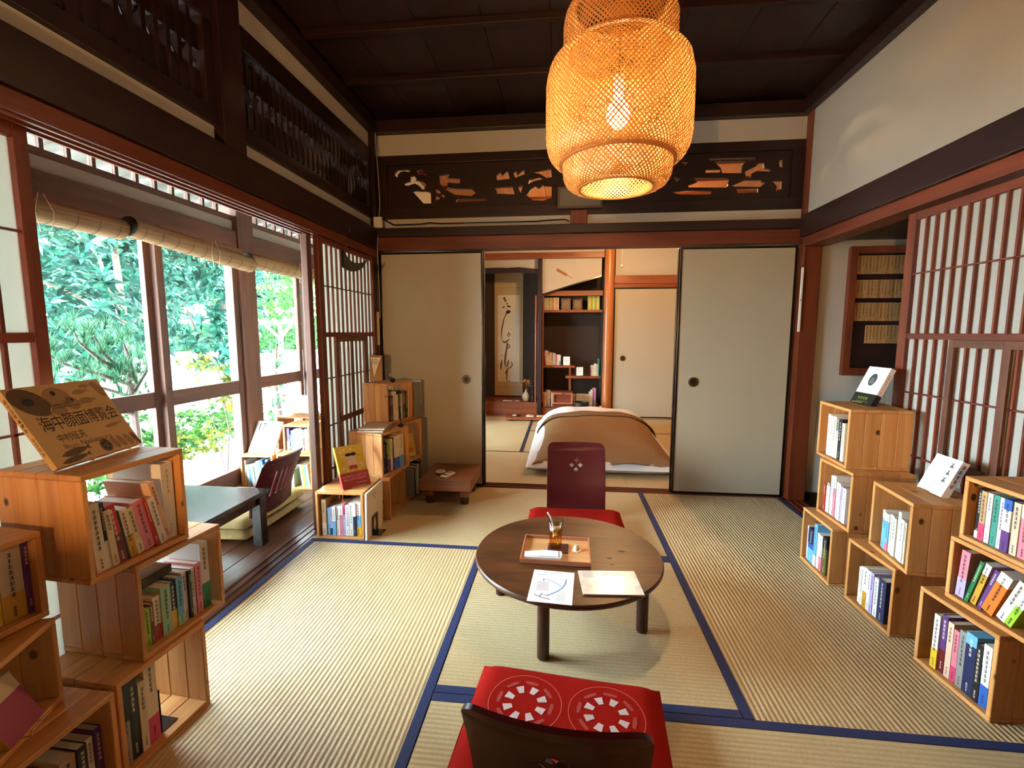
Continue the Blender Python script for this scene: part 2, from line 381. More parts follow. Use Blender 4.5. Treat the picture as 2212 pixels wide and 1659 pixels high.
# ---- back wall
trim((-1.334, 3.272, 1.822), (1.551, 3.345, 1.882), W_DARK[0])                # nageshi
trim((-1.334, 3.292, 1.731), (1.551, 3.405, 1.821), W_RED[0])                  # kamoi
trim((-1.334, 3.30, 2.538), (1.551, 3.42, 2.62), W_DARK[0])
trim((.04, 3.325, 1.883), (.156, 3.40, 1.985), W_RED[2])
wb = struct('wall_back', MB().box((-1.334, 3.352, 1.883), (.0395, 3.40, 1.958)).box((.1565, 3.352, 1.883), (1.551, 3.40, 1.958)).box((-1.334, 3.352, 2.397), (1.551, 3.40, 2.537)), PLASTER)
HL = [[(-1.219,2.268),(-1.215,2.287),(-1.197,2.305),(-1.097,2.306),(-1.098,2.285),(-1.118,2.289),(-1.141,2.295),(-1.171,2.291),(-1.192,2.275),(-1.196,2.253)],[(-1.051,2.289),(-1.048,2.297),(-1.012,2.299),(-0.995,2.279),(-0.984,2.26),(-1.007,2.269),(-1.042,2.266)],[(-1.102,2.242),(-1.098,2.258),(-1.081,2.263),(-1.063,2.254),(-1.055,2.235),(-1.064,2.23),(-1.037,2.226),(-1.003,2.214),(-0.987,2.197),(-0.992,2.175),(-1.004,2.165),(-1.024,2.168),(-1.027,2.182),(-1.05,2.199),(-1.07,2.208),(-1.097,2.201),(-1.114,2.194),(-1.141,2.196),(-1.151,2.211),(-1.126,2.221),(-1.105,2.223)],[(-1.087,2.154),(-1.062,2.158),(-1.021,2.152),(-0.992,2.153),(-0.957,2.144),(-0.952,2.133),(-0.952,2.067),(-1.008,2.068)],[(-0.916,2.165),(-0.893,2.156),(-0.877,2.136),(-0.893,2.131),(-0.916,2.143)],[(-0.887,2.128),(-0.867,2.131),(-0.85,2.111),(-0.862,2.103)],[(-0.918,2.121),(-0.885,2.104),(-0.894,2.09),(-0.917,2.087)],[(-0.891,2.257),(-0.833,2.265),(-0.81,2.267),(-0.828,2.238),(-0.736,2.23),(-0.742,2.197),(-0.828,2.206),(-0.835,2.173),(-0.771,2.163),(-0.656,2.157),(-0.628,2.129),(-0.657,2.108),(-0.777,2.122),(-0.852,2.163),(-0.886,2.202)],[(-0.48,2.243),(-0.451,2.266),(-0.44,2.239),(-0.401,2.272),(-0.384,2.218),(-0.474,2.21)],[(-0.359,2.255),(-0.336,2.27),(-0.334,2.235),(-0.284,2.276),(-0.278,2.244),(-0.317,2.232),(-0.345,2.222)],[(-0.228,2.255),(-0.096,2.277),(-0.092,2.219),(-0.128,2.215),(-0.172,2.243)],[(-0.502,2.16),(-0.446,2.166),(-0.367,2.169),(-0.35,2.112),(-0.474,2.119),(-0.48,2.146)],[(-0.328,2.163),(-0.289,2.175),(-0.308,2.119)],[(-0.266,2.102),(-0.233,2.144),(-0.205,2.164),(-0.177,2.145),(-0.15,2.168),(-0.092,2.161),(-0.091,2.081),(-0.149,2.064),(-0.221,2.068)],[(-0.255,2.177),(-0.244,2.208),(-0.178,2.222),(-0.144,2.21),(-0.216,2.197)],[(-0.76,2.095),(-0.548,2.089),(-0.548,2.075),(-0.772,2.07)]]
HR = [[(0.935,2.233),(1.031,2.232),(1.028,2.212),(0.936,2.213)],[(0.991,2.282),(1.084,2.281),(1.193,2.279),(1.169,2.251),(1.167,2.203),(1.043,2.207),(1.033,2.239),(1.01,2.261)],[(1.256,2.244),(1.273,2.265),(1.303,2.262),(1.309,2.233),(1.349,2.219),(1.346,2.206),(1.263,2.213),(1.229,2.197),(1.226,2.17),(1.195,2.174),(1.188,2.211)],[(1.398,2.274),(1.419,2.279),(1.422,2.229),(1.404,2.234)],[(0.857,2.183),(1.067,2.176),(1.09,2.166),(1.082,2.135),(1.087,2.126),(1.075,2.113),(0.833,2.121),(0.823,2.134),(0.885,2.155)],[(1.105,2.121),(1.191,2.158),(1.288,2.155),(1.297,2.142),(1.323,2.141),(1.295,2.111),(1.127,2.118)],[(1.362,2.146),(1.423,2.144),(1.424,2.094),(1.388,2.075),(1.395,2.112)],[(0.721,2.095),(0.825,2.103),(0.978,2.094),(0.974,2.072),(0.771,2.078)],[(1.141,2.102),(1.278,2.103),(1.279,2.076),(1.147,2.073)],[(0.772,2.288),(0.817,2.284),(0.804,2.264)],[(0.941,2.304),(1.249,2.299),(1.245,2.284),(0.964,2.29)],[(0.729,2.189),(0.772,2.181),(0.75,2.157)],[(.42,2.25),(.58,2.25),(.6,2.28),(.45,2.285)],[(.45,2.1),(.62,2.1),(.6,2.15),(.48,2.16)]]
def carved(x0, x1, holes, label):
    t = thing('carved_transom', label, 'transom', T(0, 0, 0), 'openwork carved transoms over the back opening')
    M = Matrix(((1,0,0,0),(0,0,-1,3.40),(0,1,0,0),(0,0,0,1)))      # local (x,y,z)->(x, 3.40-z, y)
    cx0, cx1 = (min(p[0] for h in holes for p in h)-.05, max(p[0] for h in holes for p in h)+.05)
    z0, z1 = 2.035, 2.335
    MB().holed([(cx0, z0), (cx1, z0), (cx1, z1), (cx0, z1)], holes, .012, .034, 0, M).build('carved_board', W_DARK[0], t)
    MB().box((x0, 3.345, 1.959), (x1, 3.405, z0-.0005)).build('frame_rail', W_DARK[0], t, bevel=.003); MB().box((x0, 3.345, z1+.0005), (x1, 3.405, 2.396)).build('frame_rail', W_DARK[0], t, bevel=.003)
    MB().box((x0, 3.345, z0), (cx0-.0005, 3.405, z1)).build('frame_stile', W_DARK[2], t); MB().box((cx1+.0005, 3.345, z0), (x1, 3.405, z1)).build('frame_stile', W_DARK[2], t)
carved(-1.334, .097, HL, 'openwork carved wooden transom left of the hanging lamp'); carved(.098, 1.551, HR, 'openwork carved wooden transom right of the hanging lamp')
# ---- right wall
wr = struct('wall_right', MB().box((1.552,   .411, 1.899), (1.63, 3.274, 2.60)).box((1.552, -2.4, 0), (1.63, .3, 2.6)).box((1.552, .2999, 1.899), (1.63, .4111, 2.6)), PLASTER)
trim((1.515, .42, 1.762), (1.64, 3.274, 1.898), W_DARK[1])
trim((1.535, .42, 1.70), (1.66, 3.274, 1.761), W_RED[1])
trim((1.50, -2.4, 2.538), (1.551, 3.299, 2.62), W_DARK[1])
trim((1.538, 3.262, 1.899), (1.5515, 3.299, 2.537), W_RED[2])
# alcove behind the right opening
struct('wall_alcove', MB().box((1.663, 3.31, 0), (2.7, 3.40, 1.9)).box((2.7, 1.6, 0), (2.78, 3.40, 1.9)).box((1.664, 1.52, 0), (2.78, 1.6, 1.9)), PLASTER)
struct('floor_alcove', MB().box((1.661, 1.6, -.06), (2.7, 3.31, 0)), W_DARK[0])
struct('ceiling_alcove', MB().box((1.641, 1.6, 1.745), (2.7, 3.31, 1.80)), W_DARK[0])
trim((1.663, 3.297, 0), (2.7, 3.3095, .055), W_DARK[0])
# ---- ceiling of long boards with cross battens
ceil = struct('ceiling', MB().box((-2.6, -2.4, 2.69), (2.8, 7.2, 2.75)), W_DARK[1])
x = -1.40
while x < 1.6:
    MB().box((x+.0015, -2.4, 2.665), (min(x+.33, 1.62)-.0015, 3.42, 2.689)).build('ceiling_board', W_CEIL, ceil, bevel=.003); x += .33
y = -2.2
while y < 3.3:
    MB().box((-1.40, y-.016, 2.630), (1.6, y+.016, 2.6645)).build('batten', W_DARK[0], ceil, bevel=.003); y += .46
x = -1.40
while x < 2.2:
    MB().box((x+.002, 3.43, 2.585), (x+.298, 7.0, 2.605)).build('ceiling_board', W_CEIL2, ceil, bevel=.003); x += .3
for y in (3.8, 4.25, 4.7, 5.15, 5.6, 6.05): MB().box((-1.40, y-.016, 2.555), (2.2, y+.016, 2.5845)).build('batten', W_BACK[0], ceil, bevel=.003)
MB().box((-2.5, -2.4, 2.40), (-1.445, 6.3, 2.43)).build('ceiling_board', W_RED[1], ceil)
struct('wall_near', MB().box((-2.6, -2.5, -.1), (2.8, -2.4, 2.75)), PLASTER)
struct('wall_far_right', MB().box((2.781, -2.4, -.1), (2.86, 7.2, 2.75)), PLASTER)

# ---- shoji screens
def shoji(name, label, y0, y1, x, side, lay):
    """standing in plane X=x, facing side*X ; y0<y1 ; lay = list of vertical bar ys etc."""
    t = thing(name, label, 'shoji screen', T(x, y0, 0), 'shoji screens'); L = y1-y0; H = 1.683; fw = lay.get('fw', .034)
    f = lambda a, b, nm, m, bv=.002: MB().box(a, b).build(nm, m, t, bevel=bv)
    f((-.015, 0, .004), (.015, fw, H), 'stile', W_RED[2]); f((-.015, L-fw, .004), (.015, L, H), 'stile', W_RED[2])
    f((-.014, fw, H-.034), (.014, L-fw, H), 'rail', W_RED[1]); f((-.014, fw, .004), (.014, L-fw, .10), 'rail', W_RED[1])
    f((-.013, fw, 1.121), (.013, L-fw, 1.147), 'rail', W_RED[1])
    px_ = -side*.004
    f((px_-.0008, fw, .10), (px_+.0008, L-fw, H-.034), 'paper', SHOJI, 0)
    xb0, xb1 = (0, side*.011) if side > 0 else (side*.011, 0)
    for z in (1.412, ): f((xb0, fw, z-.003), (xb1, L-fw, z+.003), 'lattice_bar', W_RED[1], 0)
    n = lay['n']; d = (L-2*fw)/n
    s0, s1 = lay['sash']                   # sash between lattice columns s0..s1 in the lower half
    for i in range(1, n):
        y = fw+i*d
        f((xb0, y-.0045, 1.147), (xb1, y+.0045, H-.034), 'lattice_bar', W_RED[2], 0)
        f((xb0, y-.0045, .10), (xb1, y+.0045, 1.121), 'lattice_bar', W_RED[2], 0)
    for z in (.88, .60, .34): f((xb0, fw, z-.003), (xb1, L-fw, z+.003), 'lattice_bar', W_RED[1], 0)
    ya, yb = fw+s0*d, fw+s1*d; xs0, xs1 = (side*.0112, side*.022) if side > 0 else (side*.022, side*.0112)
    for yy in (ya, (ya+yb)/2, yb): f((xs0, yy-.013, .10), (xs1, yy+.013, 1.121), 'sash_stile', W_FRAME[2], .0015)
    for z in (1.106, .62): f((xs0, ya+.013, z-.015), (xs1, (ya+yb)/2-.013, z+.015), 'sash_rail', W_FRAME[1], .0015); f((xs0, (ya+yb)/2+.013, z-.015), (xs1, yb-.013, z+.015), 'sash_rail', W_FRAME[1], .0015)
    return t
shoji('shoji_screen', 'shoji screen beside the hanging crescent moon, behind the mid crates', 2.497, 3.286, -1.365, 1, dict(n=12, sash=(2, 9), fw=.05))
trim((-1.425, 2.447, 0), (-1.388, 2.494, 1.699), W_FRAME[2])
shoji('shoji_screen', 'shoji screen cut by the left edge of the photo', .14, 1.145, -1.43, 1, dict(n=14, sash=(3, 11)))
shoji('shoji_screen', 'large shoji screen at right behind the stacked book crates', 1.36, 2.364, 1.572, -1, dict(n=17, sash=(3, 12), fw=.05))
shoji('shoji_screen', 'shoji screen out of view nearest the camera on the right', .42, 1.40, 1.612, -1, dict(n=17, sash=(4, 13)))

# ---- fusuma doors
def fusuma(label, x0, x1, y, knob_x):
    t = thing('fusuma_door', label, 'sliding door', T(x0, y, .006), 'paper covered sliding doors to the back room'); W = x1-x0; H = 1.715
    fr = .014
    MB().box((fr, -.009, fr), (W-fr, .009, H-fr)).build('paper_panel', FUSUMA, t)
    for a, b in (((0, -.013, 0), (fr, .013, H)), ((W-fr, -.013, 0), (W, .013, H)), ((fr, -.013, H-fr), (W-fr, .013, H)), ((fr, -.013, 0), (W-fr, .013, fr))):
        MB().box(a, b).build('frame_bar', LACQ, t, bevel=.002)
    if knob_x is not None:
        k = MB().lathe([(.034, 0), (.034, .004), (.027, .005), (.025, .001), (.012, .0005)], 28, 0, T(knob_x-x0, -.009, .80) @ RX(R(90))).build('finger_pull', BRONZE, t, smooth=True)
        MB().lathe([(.018, 0), (.018, .002)], 20, 0, T(knob_x-x0, -.0105, .80) @ RX(R(90))).build('pull_centre', LACQ, k)
    return t
fusuma('pale sliding door left of the opening, behind the low wooden stand', -1.333, -.573, 3.338, -.699)
fusuma('pale sliding door right of the opening with round bronze pull', .786, 1.535, 3.338, .907)
fusuma('sliding door hidden behind the left door, only its lacquered edge showing', -1.338, -.566, 3.372, None)
fusuma('sliding door hidden behind the right door, only its lacquered edge showing', .781, 1.54, 3.372, None)

# ---- engawa windows
XW = -2.45
struct('wall_window', MB().box((-2.49, 1.90, 1.888), (-2.43, 6.3, 1.960)).box((-2.49, -2.4, 1.888), (-2.43, 1.9, 1.960)).box((-2.50, -2.4, 2.205), (-2.42, 6.3, 2.40)), PLASTER)
trim((-2.51, -2.4, 1.735), (-2.40, 6.3, 1.887), W_FRAME[1]); trim((-2.50, -2.4, 2.150), (-2.41, 6.3, 2.204), W_FRAME[1])
trim((-2.52, 3.275, -.03), (-2.39, 3.452, 2.149), W_FRAME[2]); trim((-2.50, 1.76, 1.888), (-2.40, 1.90, 2.149), W_FRAME[2]); trim((-2.52, 5.2, -.03), (-2.39, 5.36, 2.149), W_FRAME[2])
trim((-2.52, -2.4, -.05), (-2.39, 6.3, .012), W_FRAME[1])
def transom_window(n, y0, y1, k):
    t = struct('window_%d' % n, MB().box((-2.475, y0, 1.961), (-2.43, y1, 1.998)), W_FRAME[1])
    MB().box((-2.475, y0, 2.13), (-2.43, y1, 2.149)).build('rail', W_FRAME[1], t)
    d = (y1-y0)/k
    for i in range(k+1):
        y = y0+i*d
        if 0 < i < k: MB().box((-2.468, y-.010, 1.998), (-2.44, y+.010, 2.13)).build('glazing_bar', W_FRAME[2], t)
        if i < k: MB().box((-2.456, y+.010, 1.9985), (-2.453, y+d-.010, 2.1295)).build('pane', GLASS, t)
transom_window(1, 1.905, 3.27, 11); transom_window(2, 3.456, 4.30, 7); transom_window(3, 4.32, 5.195, 7); transom_window(4, .81, 1.755, 8)
_wn = [4]
def glass_door(y0, y1, x):
    _wn[0] += 1
    t = struct('window_%d' % _wn[0], MB().box((x-.017, y0, .013), (x+.017, y0+.052, 1.734)).box((x-.017, y1-.052, .013), (x+.017, y1, 1.734)), W_FRAME[2], bevel=.003)
    for a, b in ((.013, .125), (.69, .785), (1.69, 1.734)):
        MB().box((x-.015, y0+.0525, a), (x+.015, y1-.0525, b)).build('rail', W_FRAME[1], t, bevel=.003)
    for a, b in ((.125, .69), (.785, 1.69)):
        MB().box((x-.0015, y0+.0525, a+.0005), (x+.0015, y1-.0525, b-.0005)).build('pane', GLASS, t)
    MB().lathe([(.006, 0), (.006, .006), (.003, .009)], 10, 0, T(x+.017, y0+.026, .80) @ RY(R(90))).build('screw_lock', BRONZE, t)
glass_door(1.70, 2.585, -2.468); glass_door(2.572, 3.272, -2.428); glass_door(3.455, 4.165, -2.468); glass_door(4.152, 5.195, -2.428)
glass_door(.80, 1.712, -2.428); glass_door(5.365, 6.29, -2.468)
struct('wall_engawa_ends', MB().box((-2.55, 6.3, -.1), (-1.43, 6.38, 2.7)).box((-2.55, -2.4, -.1), (-2.40, .80, 2.7)), PLASTER)  # near window stretch walled up out of view to cut daylight there

# ---- back room shell
struct('wall_back_left', MB().box((-1.44, 5.45, 0), (-1.387, 7.0, 2.58)).box((-1.44, 3.401, 1.73), (-1.387, 5.45, 2.58)).box((-1.44, 3.401, 0), (-1.387, 4.25, 1.73)), PLASTER)
struct('wall_back_right', MB().box((2.2, 3.41, 0), (2.26, 7.0, 2.58)).box((1.663, 3.401, 0), (2.26, 3.47, 2.58)), PLASTER)
struct('wall_far', MB().box((.68, 6.36, 0), (2.2, 6.42, 2.58)).box((XL, 6.34, 2.20), (.53, 6.42, 2.58)), PLASTER)
trim((.665, 6.315, 1.783), (2.2, 6.359, 1.89), W_BACK[0]); trim((.665, 6.325, 1.73), (2.2, 6.359, 1.782), W_BACK[0])
trim((XL, 6.30, 2.123), (.53, 6.345, 2.199), W_BACK[0])

# ================================================================== THINGS IN THE ROOM
# ---- woven pendant lamp
BAMBOO = None
def _bamboo():
    m, nt, b = nmat('woven_bamboo'); N = nt.nodes.new; L = nt.links.new
    b.inputs['Base Color'].default_value = rgb(180, 122, 62); b.inputs['Roughness'].default_value = .5
    t = N('ShaderNodeBsdfTranslucent'); t.inputs[0].default_value = rgb(232, 164, 78)
    mx = N('ShaderNodeMixShader'); mx.inputs[0].default_value = .06
    L(b.outputs[0], mx.inputs[1]); L(t.outputs[0], mx.inputs[2]); L(mx.outputs[0], nt.nodes['Material Output'].inputs['Surface'])
    return m
BAMBOO = _bamboo()
def weave(prof, n, hw, sign, off, steps=16):
    """ribbons spiralling over a surface of revolution given by profile [(r,z)]"""
    seg = [0]
    for a, b in zip(prof, prof[1:]): seg.append(seg[-1]+math.hypot(a[0]-b[0], a[1]-b[1]))
    def at(s):
        for i in range(len(prof)-1):
            if s <= seg[i+1]+1e-9:
                k = (s-seg[i])/(seg[i+1]-seg[i]); return prof[i][0]+(prof[i+1][0]-prof[i][0])*k, prof[i][1]+(prof[i+1][1]-prof[i][1])*k
        return prof[-1]
    tot = seg[-1]; samples = []; ph = 0
    ss = [tot*i/steps for i in range(steps+1)]
    for i, s in enumerate(ss):
        if i: r0, _ = at((s+ss[i-1])/2); ph += sign*(s-ss[i-1])/max(r0, .05)*.95
        samples.append((at(s), ph))
    mb = MB()
    for k in range(n):
        p0 = 2*math.pi*k/n; vs_ = []
        for i, ((r, z), ph) in enumerate(samples):
            a = p0+ph; c, s_ = math.cos(a), math.sin(a); P = Vector(((r+off)*c, (r+off)*s_, z))
            j0, j1 = max(i-1, 0), min(i+1, steps)
            (ra, za), pa = samples[j0]; (rb, zb), pb = samples[j1]
            t = Vector((rb*math.cos(p0+pb)-ra*math.cos(p0+pa), rb*math.sin(p0+pb)-ra*math.sin(p0+pa), zb-za)).normalized()
            pr = Vector(((rb-ra)*c, (rb-ra)*s_, zb-za)).normalized(); ci = Vector((-s_, c, 0)); nn = pr.cross(ci).normalized()
            w_ = nn.cross(t).normalized()*hw; vs_ += [P-w_, P+w_]
        mb.add(vs_, [(2*i, 2*i+1, 2*i+3, 2*i+2) for i in range(steps)])
    return mb
LX, LY = .193, 1.86
def woven_lamp():
    t = thing('pendant_lamp', 'lit three-tiered woven bamboo pendant lamp hanging over the round table', 'lamp', T(LX, LY, 1.69))
    tiers = (('lower_shade', [(.137, 0), (.162, .002), (.186, .015), (.199, .042), (.202, .075), (.203, .118)], 76),
             ('middle_shade', [(.205, .092), (.232, .097), (.255, .122), (.265, .165), (.267, .27), (.266, .375), (.254, .425), (.228, .458), (.2, .472)], 100),
             ('upper_shade', [(.2, .474), (.204, .51), (.205, .575), (.196, .615), (.172, .635)], 76))
    for nm, prof, n in tiers:
        st = 18 if 'mid' in nm else 10
        o = weave(prof, n, .0023, 1, .0012, st).build(nm, BAMBOO, t); o['kind'] = 'stuff'
        o2 = weave(prof, n, .0023, -1, -.0012, st).build('cross_weave', BAMBOO, o); o2['kind'] = 'stuff'
        pin = [(r-.013, z) for r, z in prof]
        for sg in (1, -1):
            o3 = weave(pin, n, .0013, sg, .0008*sg, st).build('inner_weave', BAMBOO, o); o3['kind'] = 'stuff'
    ring = lambda r, z, w_, h: MB().lathe([(r, z), (r+w_, z), (r+w_, z+h), (r, z+h), (r, z)], 64, cap=False).build('rim_band', BAMBOO, t, smooth=True)
    ring(.133, -.002, .008, .004); ring(.203, .086, .012, .006); ring(.194, .468, .01, .008); ring(.166, .632, .008, .005)
    MB().lathe([(.004, .0), (.018, .004), (.036, .022), (.044, .05), (.036, .078), (.02, .10), (.016, .115)], 24, 0, T(0, 0, .215)).build('bulb', emit('warm_bulb', (1, .72, .42, 1), 760), t, smooth=True)
    MB().lathe([(.018, .333), (.02, .34), (.02, .40), (.008, .41)], 20).build('socket', plain('white_socket', rgb(230, 225, 215), .5), t, smooth=True)
    MB().tube([(0, 0, .40), (0, 0, .94)], .004, 8).build('cord', plain('lamp_cord', rgb(40, 34, 30), .6), t)
    for k in range(3):
        a = k*2.094+.4; MB().tube([(.006*math.cos(a), .006*math.sin(a), .60), (.17*math.cos(a), .17*math.sin(a), .634)], .0018, 5).build('support_wire', IRON, t)
woven_lamp()
def bulb_lamp(x, y, z, top, label, strength, shade=False):
    t = thing('bulb_lamp', label, 'lamp', T(x, y, z))
    MB().lathe([(.004, -.05), (.025, -.042), (.045, -.012), (.047, .01), (.036, .04), (.018, .06)], 24).build('bulb', emit('warm_bulb_%d' % strength, (1, .60, .27, 1), strength), t, smooth=True)
    MB().lathe([(.02, .058), (.022, .07), (.022, .11), (.006, .12)], 20).build('socket', LACQ, t, smooth=True)
    MB().tube([(0, 0, .12), (0, 0, top-z)], .004, 8).build('cord', LACQ, t)
    if shade:
        MB().lathe([(.03, .12), (.06, .115), (.21, .0), (.24, -.035), (.236, -.037), (.205, -.004), (.058, .11), (.03, .114)], 40, cap=False).build('metal_shade', LACQ, t, smooth=True)
    return t
b2 = bulb_lamp(.565, 4.9, 2.16, 2.555, 'bare bulb lamp with a pull string above the futon in the back room', 1300)
MB().tube([(.02, 0, .06), (.02, .0, -.33)], .0012, 5).lathe([(.003, -.36), (.009, -.35), (.009, -.34), (.003, -.33)], 8, 0, T(.02, 0, 0)).build('pull_string', WHITE, b2)
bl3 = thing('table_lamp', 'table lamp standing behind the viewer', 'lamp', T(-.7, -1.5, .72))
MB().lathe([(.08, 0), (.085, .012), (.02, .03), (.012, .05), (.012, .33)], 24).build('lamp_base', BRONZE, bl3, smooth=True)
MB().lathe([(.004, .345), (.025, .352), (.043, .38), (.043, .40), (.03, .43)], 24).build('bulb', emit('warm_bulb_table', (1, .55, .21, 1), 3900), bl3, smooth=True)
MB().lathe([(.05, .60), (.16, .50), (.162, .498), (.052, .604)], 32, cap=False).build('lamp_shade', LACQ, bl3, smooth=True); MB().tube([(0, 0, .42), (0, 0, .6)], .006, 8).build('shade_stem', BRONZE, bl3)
ct = thing('low_occluder', 'long low bookcase behind the viewer', 'bookcase', T(0, -.8, 0)); MB().box((-1.3, -.15, .94), (1.4, .15, .966)).build('occluder_top', W_STAND, ct, bevel=.003); MB().box((-1.28, .12, 0), (1.38, .14, .9395)).build('back_panel', W_STAND, ct)  # added out of view to keep the table lamp off the lower crates
for x in (-1.28, -.4, .46, 1.36): MB().box((x-.012, -.14, 0), (x+.012, .119, .9395)).build('divider', W_STAND, ct)
sd = thing('side_table', 'side table behind the viewer carrying the table lamp', 'table', T(-.7, -1.5, 0)); MB().box((-.25, -.2, .69), (.25, .2, .7195)).build('table_top', W_STAND, sd, bevel=.003)
for x in (-.22, .22):
    for y in (-.17, .17): MB().box((x-.02, y-.02, 0), (x+.02, y+.02, .6895)).build('leg', W_STAND, sd)

# ---- round low table
TZ = .256
tt = thing('round_low_table', 'round dark lacquered low table with a tray on it', 'table', T(.031, 1.824, 0))
MB().lathe([(.355, .234), (.372, .236), (.376, .242), (.376, .250), (.372, .2555), (.0, .256)], 96, cap=False).lathe([(.355, .234), (.0, .234)][::-1], 96, cap=False).build('table_top', W_TABLE, tt, smooth=True)
LEG = [(-.086, -.289), (.288, -.097), (.086, .289), (-.289, .097)]
for i, (x, y) in enumerate(LEG):
    MB().lathe([(.0205, 0), (.0225, .004), (.0225, .2), (.0225, .2335)], 10, 0, T(x, y, 0) @ RZ(.3)).build('leg', W_LEG, tt, smooth=True)
    x2, y2 = LEG[(i+1) % 4]; d = Vector((x2-x, y2-y, 0)); M = T((x+x2)/2, (y+y2)/2, .209) @ RZ(math.atan2(d.y, d.x))
    MB().box((-d.length/2+.024, -.010, -.024), (d.length/2-.024, .010, .0248), 0, M).build('apron', W_LEG, tt, bevel=.002)
for kx, ky, r in ((.22, .03, .012), (.165, -.035, .009), (.17, -.085, .007)):
    MB().lathe([(r, .2562), (r*.3, .2564)], 9, 0, T(kx, ky, 0) @ S(1.3, .7, 1) @ T(0, 0, 0)).build('knot', plain('dark_knot', rgb(20, 10, 7), .6), tt)

# ---- tray and what stands on it
M = T(-.016, 1.818, TZ+.001) @ RZ(R(-1.3)); tr = thing('serving_tray', 'rectangular wooden tray on the round table', 'tray', M); hw, hd = .137, .111
MB().box((-hw+.006, -hd+.006, 0), (hw-.006, hd-.006, .005)).build('tray_base', W_TRAY, tr)
for a, b in (((-hw, -hd, 0), (hw, -hd+.006, .019)), ((-hw, hd-.006, 0), (hw, hd, .019)), ((-hw, -hd+.006, 0), (-hw+.006, hd-.006, .019)), ((hw-.006, -hd+.006, 0), (hw, hd-.006, .019))):
    MB().box(a, b).build('rim', W_RIM, tr, bevel=.0012)
tz = TZ+.0062
co = thing('coaster', 'dark maroon square coaster under the glass of iced tea', 'coaster', T(-.008, 1.838, tz) @ RZ(R(-2)))
MB().box((-.042, -.042, 0), (.042, .042, .003)).build('cork_base', plain('maroon_felt', rgb(62, 16, 26), .8), co, bevel=.001); MB().box((-.040, -.040, .003), (.040, .040, .0038)).build('top_face', plain('maroon_top', rgb(72, 20, 30), .7), co)
G_CLEAR = glass('clear_tumbler', (.96, .96, .95, 1)); TEA = glass('iced_tea', (.93, .62, .22, 1))
gl = thing('drinking_glass', 'ribbed glass of iced tea with ice and a white straw', 'glass', T(-.019, 1.835, tz+.0042)); n = 48
prof = [(.0245, 0), (.0255, .004), (.0275, .05), (.0308, .124)]; inn = [(.0285, .124), (.0253, .05), (.0235, .007), (.0, .007)]
mb = MB(); vs_ = []
for r, z in prof+inn:
    for k in range(n):
        rr = r*(1+(.018 if (k % 3 == 0 and (r, z) in prof and .02 < z < .12) else 0)); vs_.append((rr*math.cos(2*math.pi*k/n), rr*math.sin(2*math.pi*k/n), z))
m_ = len(prof+inn); mb.add(vs_, [(i*n+k, i*n+(k+1) % n, (i+1)*n+(k+1) % n, (i+1)*n+k) for i in range(m_-1) for k in range(n)]+[tuple(range(n))[::-1]])
mb.build('tumbler', G_CLEAR, gl, smooth='all')
MB().lathe([(.0228, .0078), (.0246, .05), (.0259, .080), (.0, .0802)], 40, cap=False).lathe([(.0, .0078), (.0228, .0078)], 40, cap=False).build('iced_tea', TEA, gl, smooth=True)
for x, y, z, a in ((-.006, -.010, .083, .4), (.008, .002, .080, 1.1), (-.002, -.016, .062, .2)):
    MB().box((-.0085, -.0085, -.0085), (.0085, .0085, .0085), 0, T(x, y, z) @ RZ(a) @ RX(.5)).build('ice_cube', plain('ice', rgb(240, 226, 190), .1), gl, bevel=.0025)
MB().tube([(.012, .010, .012), (-.018, .004, .118), (-.023, .003, .132), (-.034, .0, .150)], .003, 10).build('straw', WHITE, gl, smooth=True)
osh = thing('folded_towel', 'folded white hand towel lying at the front of the tray', 'towel', T(-.066, 1.762, tz) @ RZ(R(1)))
MB().prism([(-.075, -.025), (.072, -.030), (.078, .004), (.073, .030), (.01, .036), (-.075, .018)], 0, .012).build('towel_body', plain('white_towel', rgb(232, 236, 240), .9, bump=.2, nscale=300), osh, bevel=.004, seg=3, smooth=True)
MB().prism([(-.07, -.020), (.06, -.024), (.06, .024), (-.07, .012)], .0122, .0145).build('upper_fold', plain('white_towel'  , rgb(232, 236, 240)), osh, bevel=.001)
sy = thing('syrup_cup', 'tiny translucent syrup cup upside down on the tray', 'cup', T(.066, 1.830, tz)); SYR = plain('milky_plastic', rgb(236, 228, 214), .25)
MB().lathe([(.0185, 0), (.0185, .0018), (.0135, .0022)], 24).build('lid_flange', SYR, sy); MB().lathe([(.0135, .0022), (.0125, .010), (.0095, .0215), (.008, .0235)], 24).build('cup_body', SYR, sy, smooth=True)
# ---- flyer and magazine
fl = thing('map_flyer', 'white printed map flyer overlapping the near edge of the round table', 'flyer', T(-.027, 1.5565, TZ+.0012) @ RZ(R(-3.6)))
MB().box((-.0755, -.105, 0), (.0755, .105, .0006)).build('sheet', plain('flyer_paper', rgb(236, 240, 248), .5), fl)
zz = .00075; BLUE = plain('map_blue', rgb(120, 164, 214), .6); GREY = plain('print_grey', rgb(120, 126, 136), .6); PALE = plain('print_pale', rgb(222, 218, 226), .6)
def ribbon(mb, pts, w_, z, mi=0, taper=False):
    pts = [Vector((p[0], p[1], 0)) for p in pts]; vs_ = []
    for i, p in enumerate(pts):
        t = (pts[min(i+1, len(pts)-1)]-pts[max(i-1, 0)]).normalized(); nrm = Vector((-t.y, t.x, 0))
        ww = (w_[i] if isinstance(w_, (list, tuple)) else w_)/2
        vs_ += [(p.x-nrm.x*ww, p.y-nrm.y*ww, z), (p.x+nrm.x*ww, p.y+nrm.y*ww, z)]
    return mb.add(vs_, [(2*i, 2*i+2, 2*i+3, 2*i+1) for i in range(len(pts)-1)], mi)
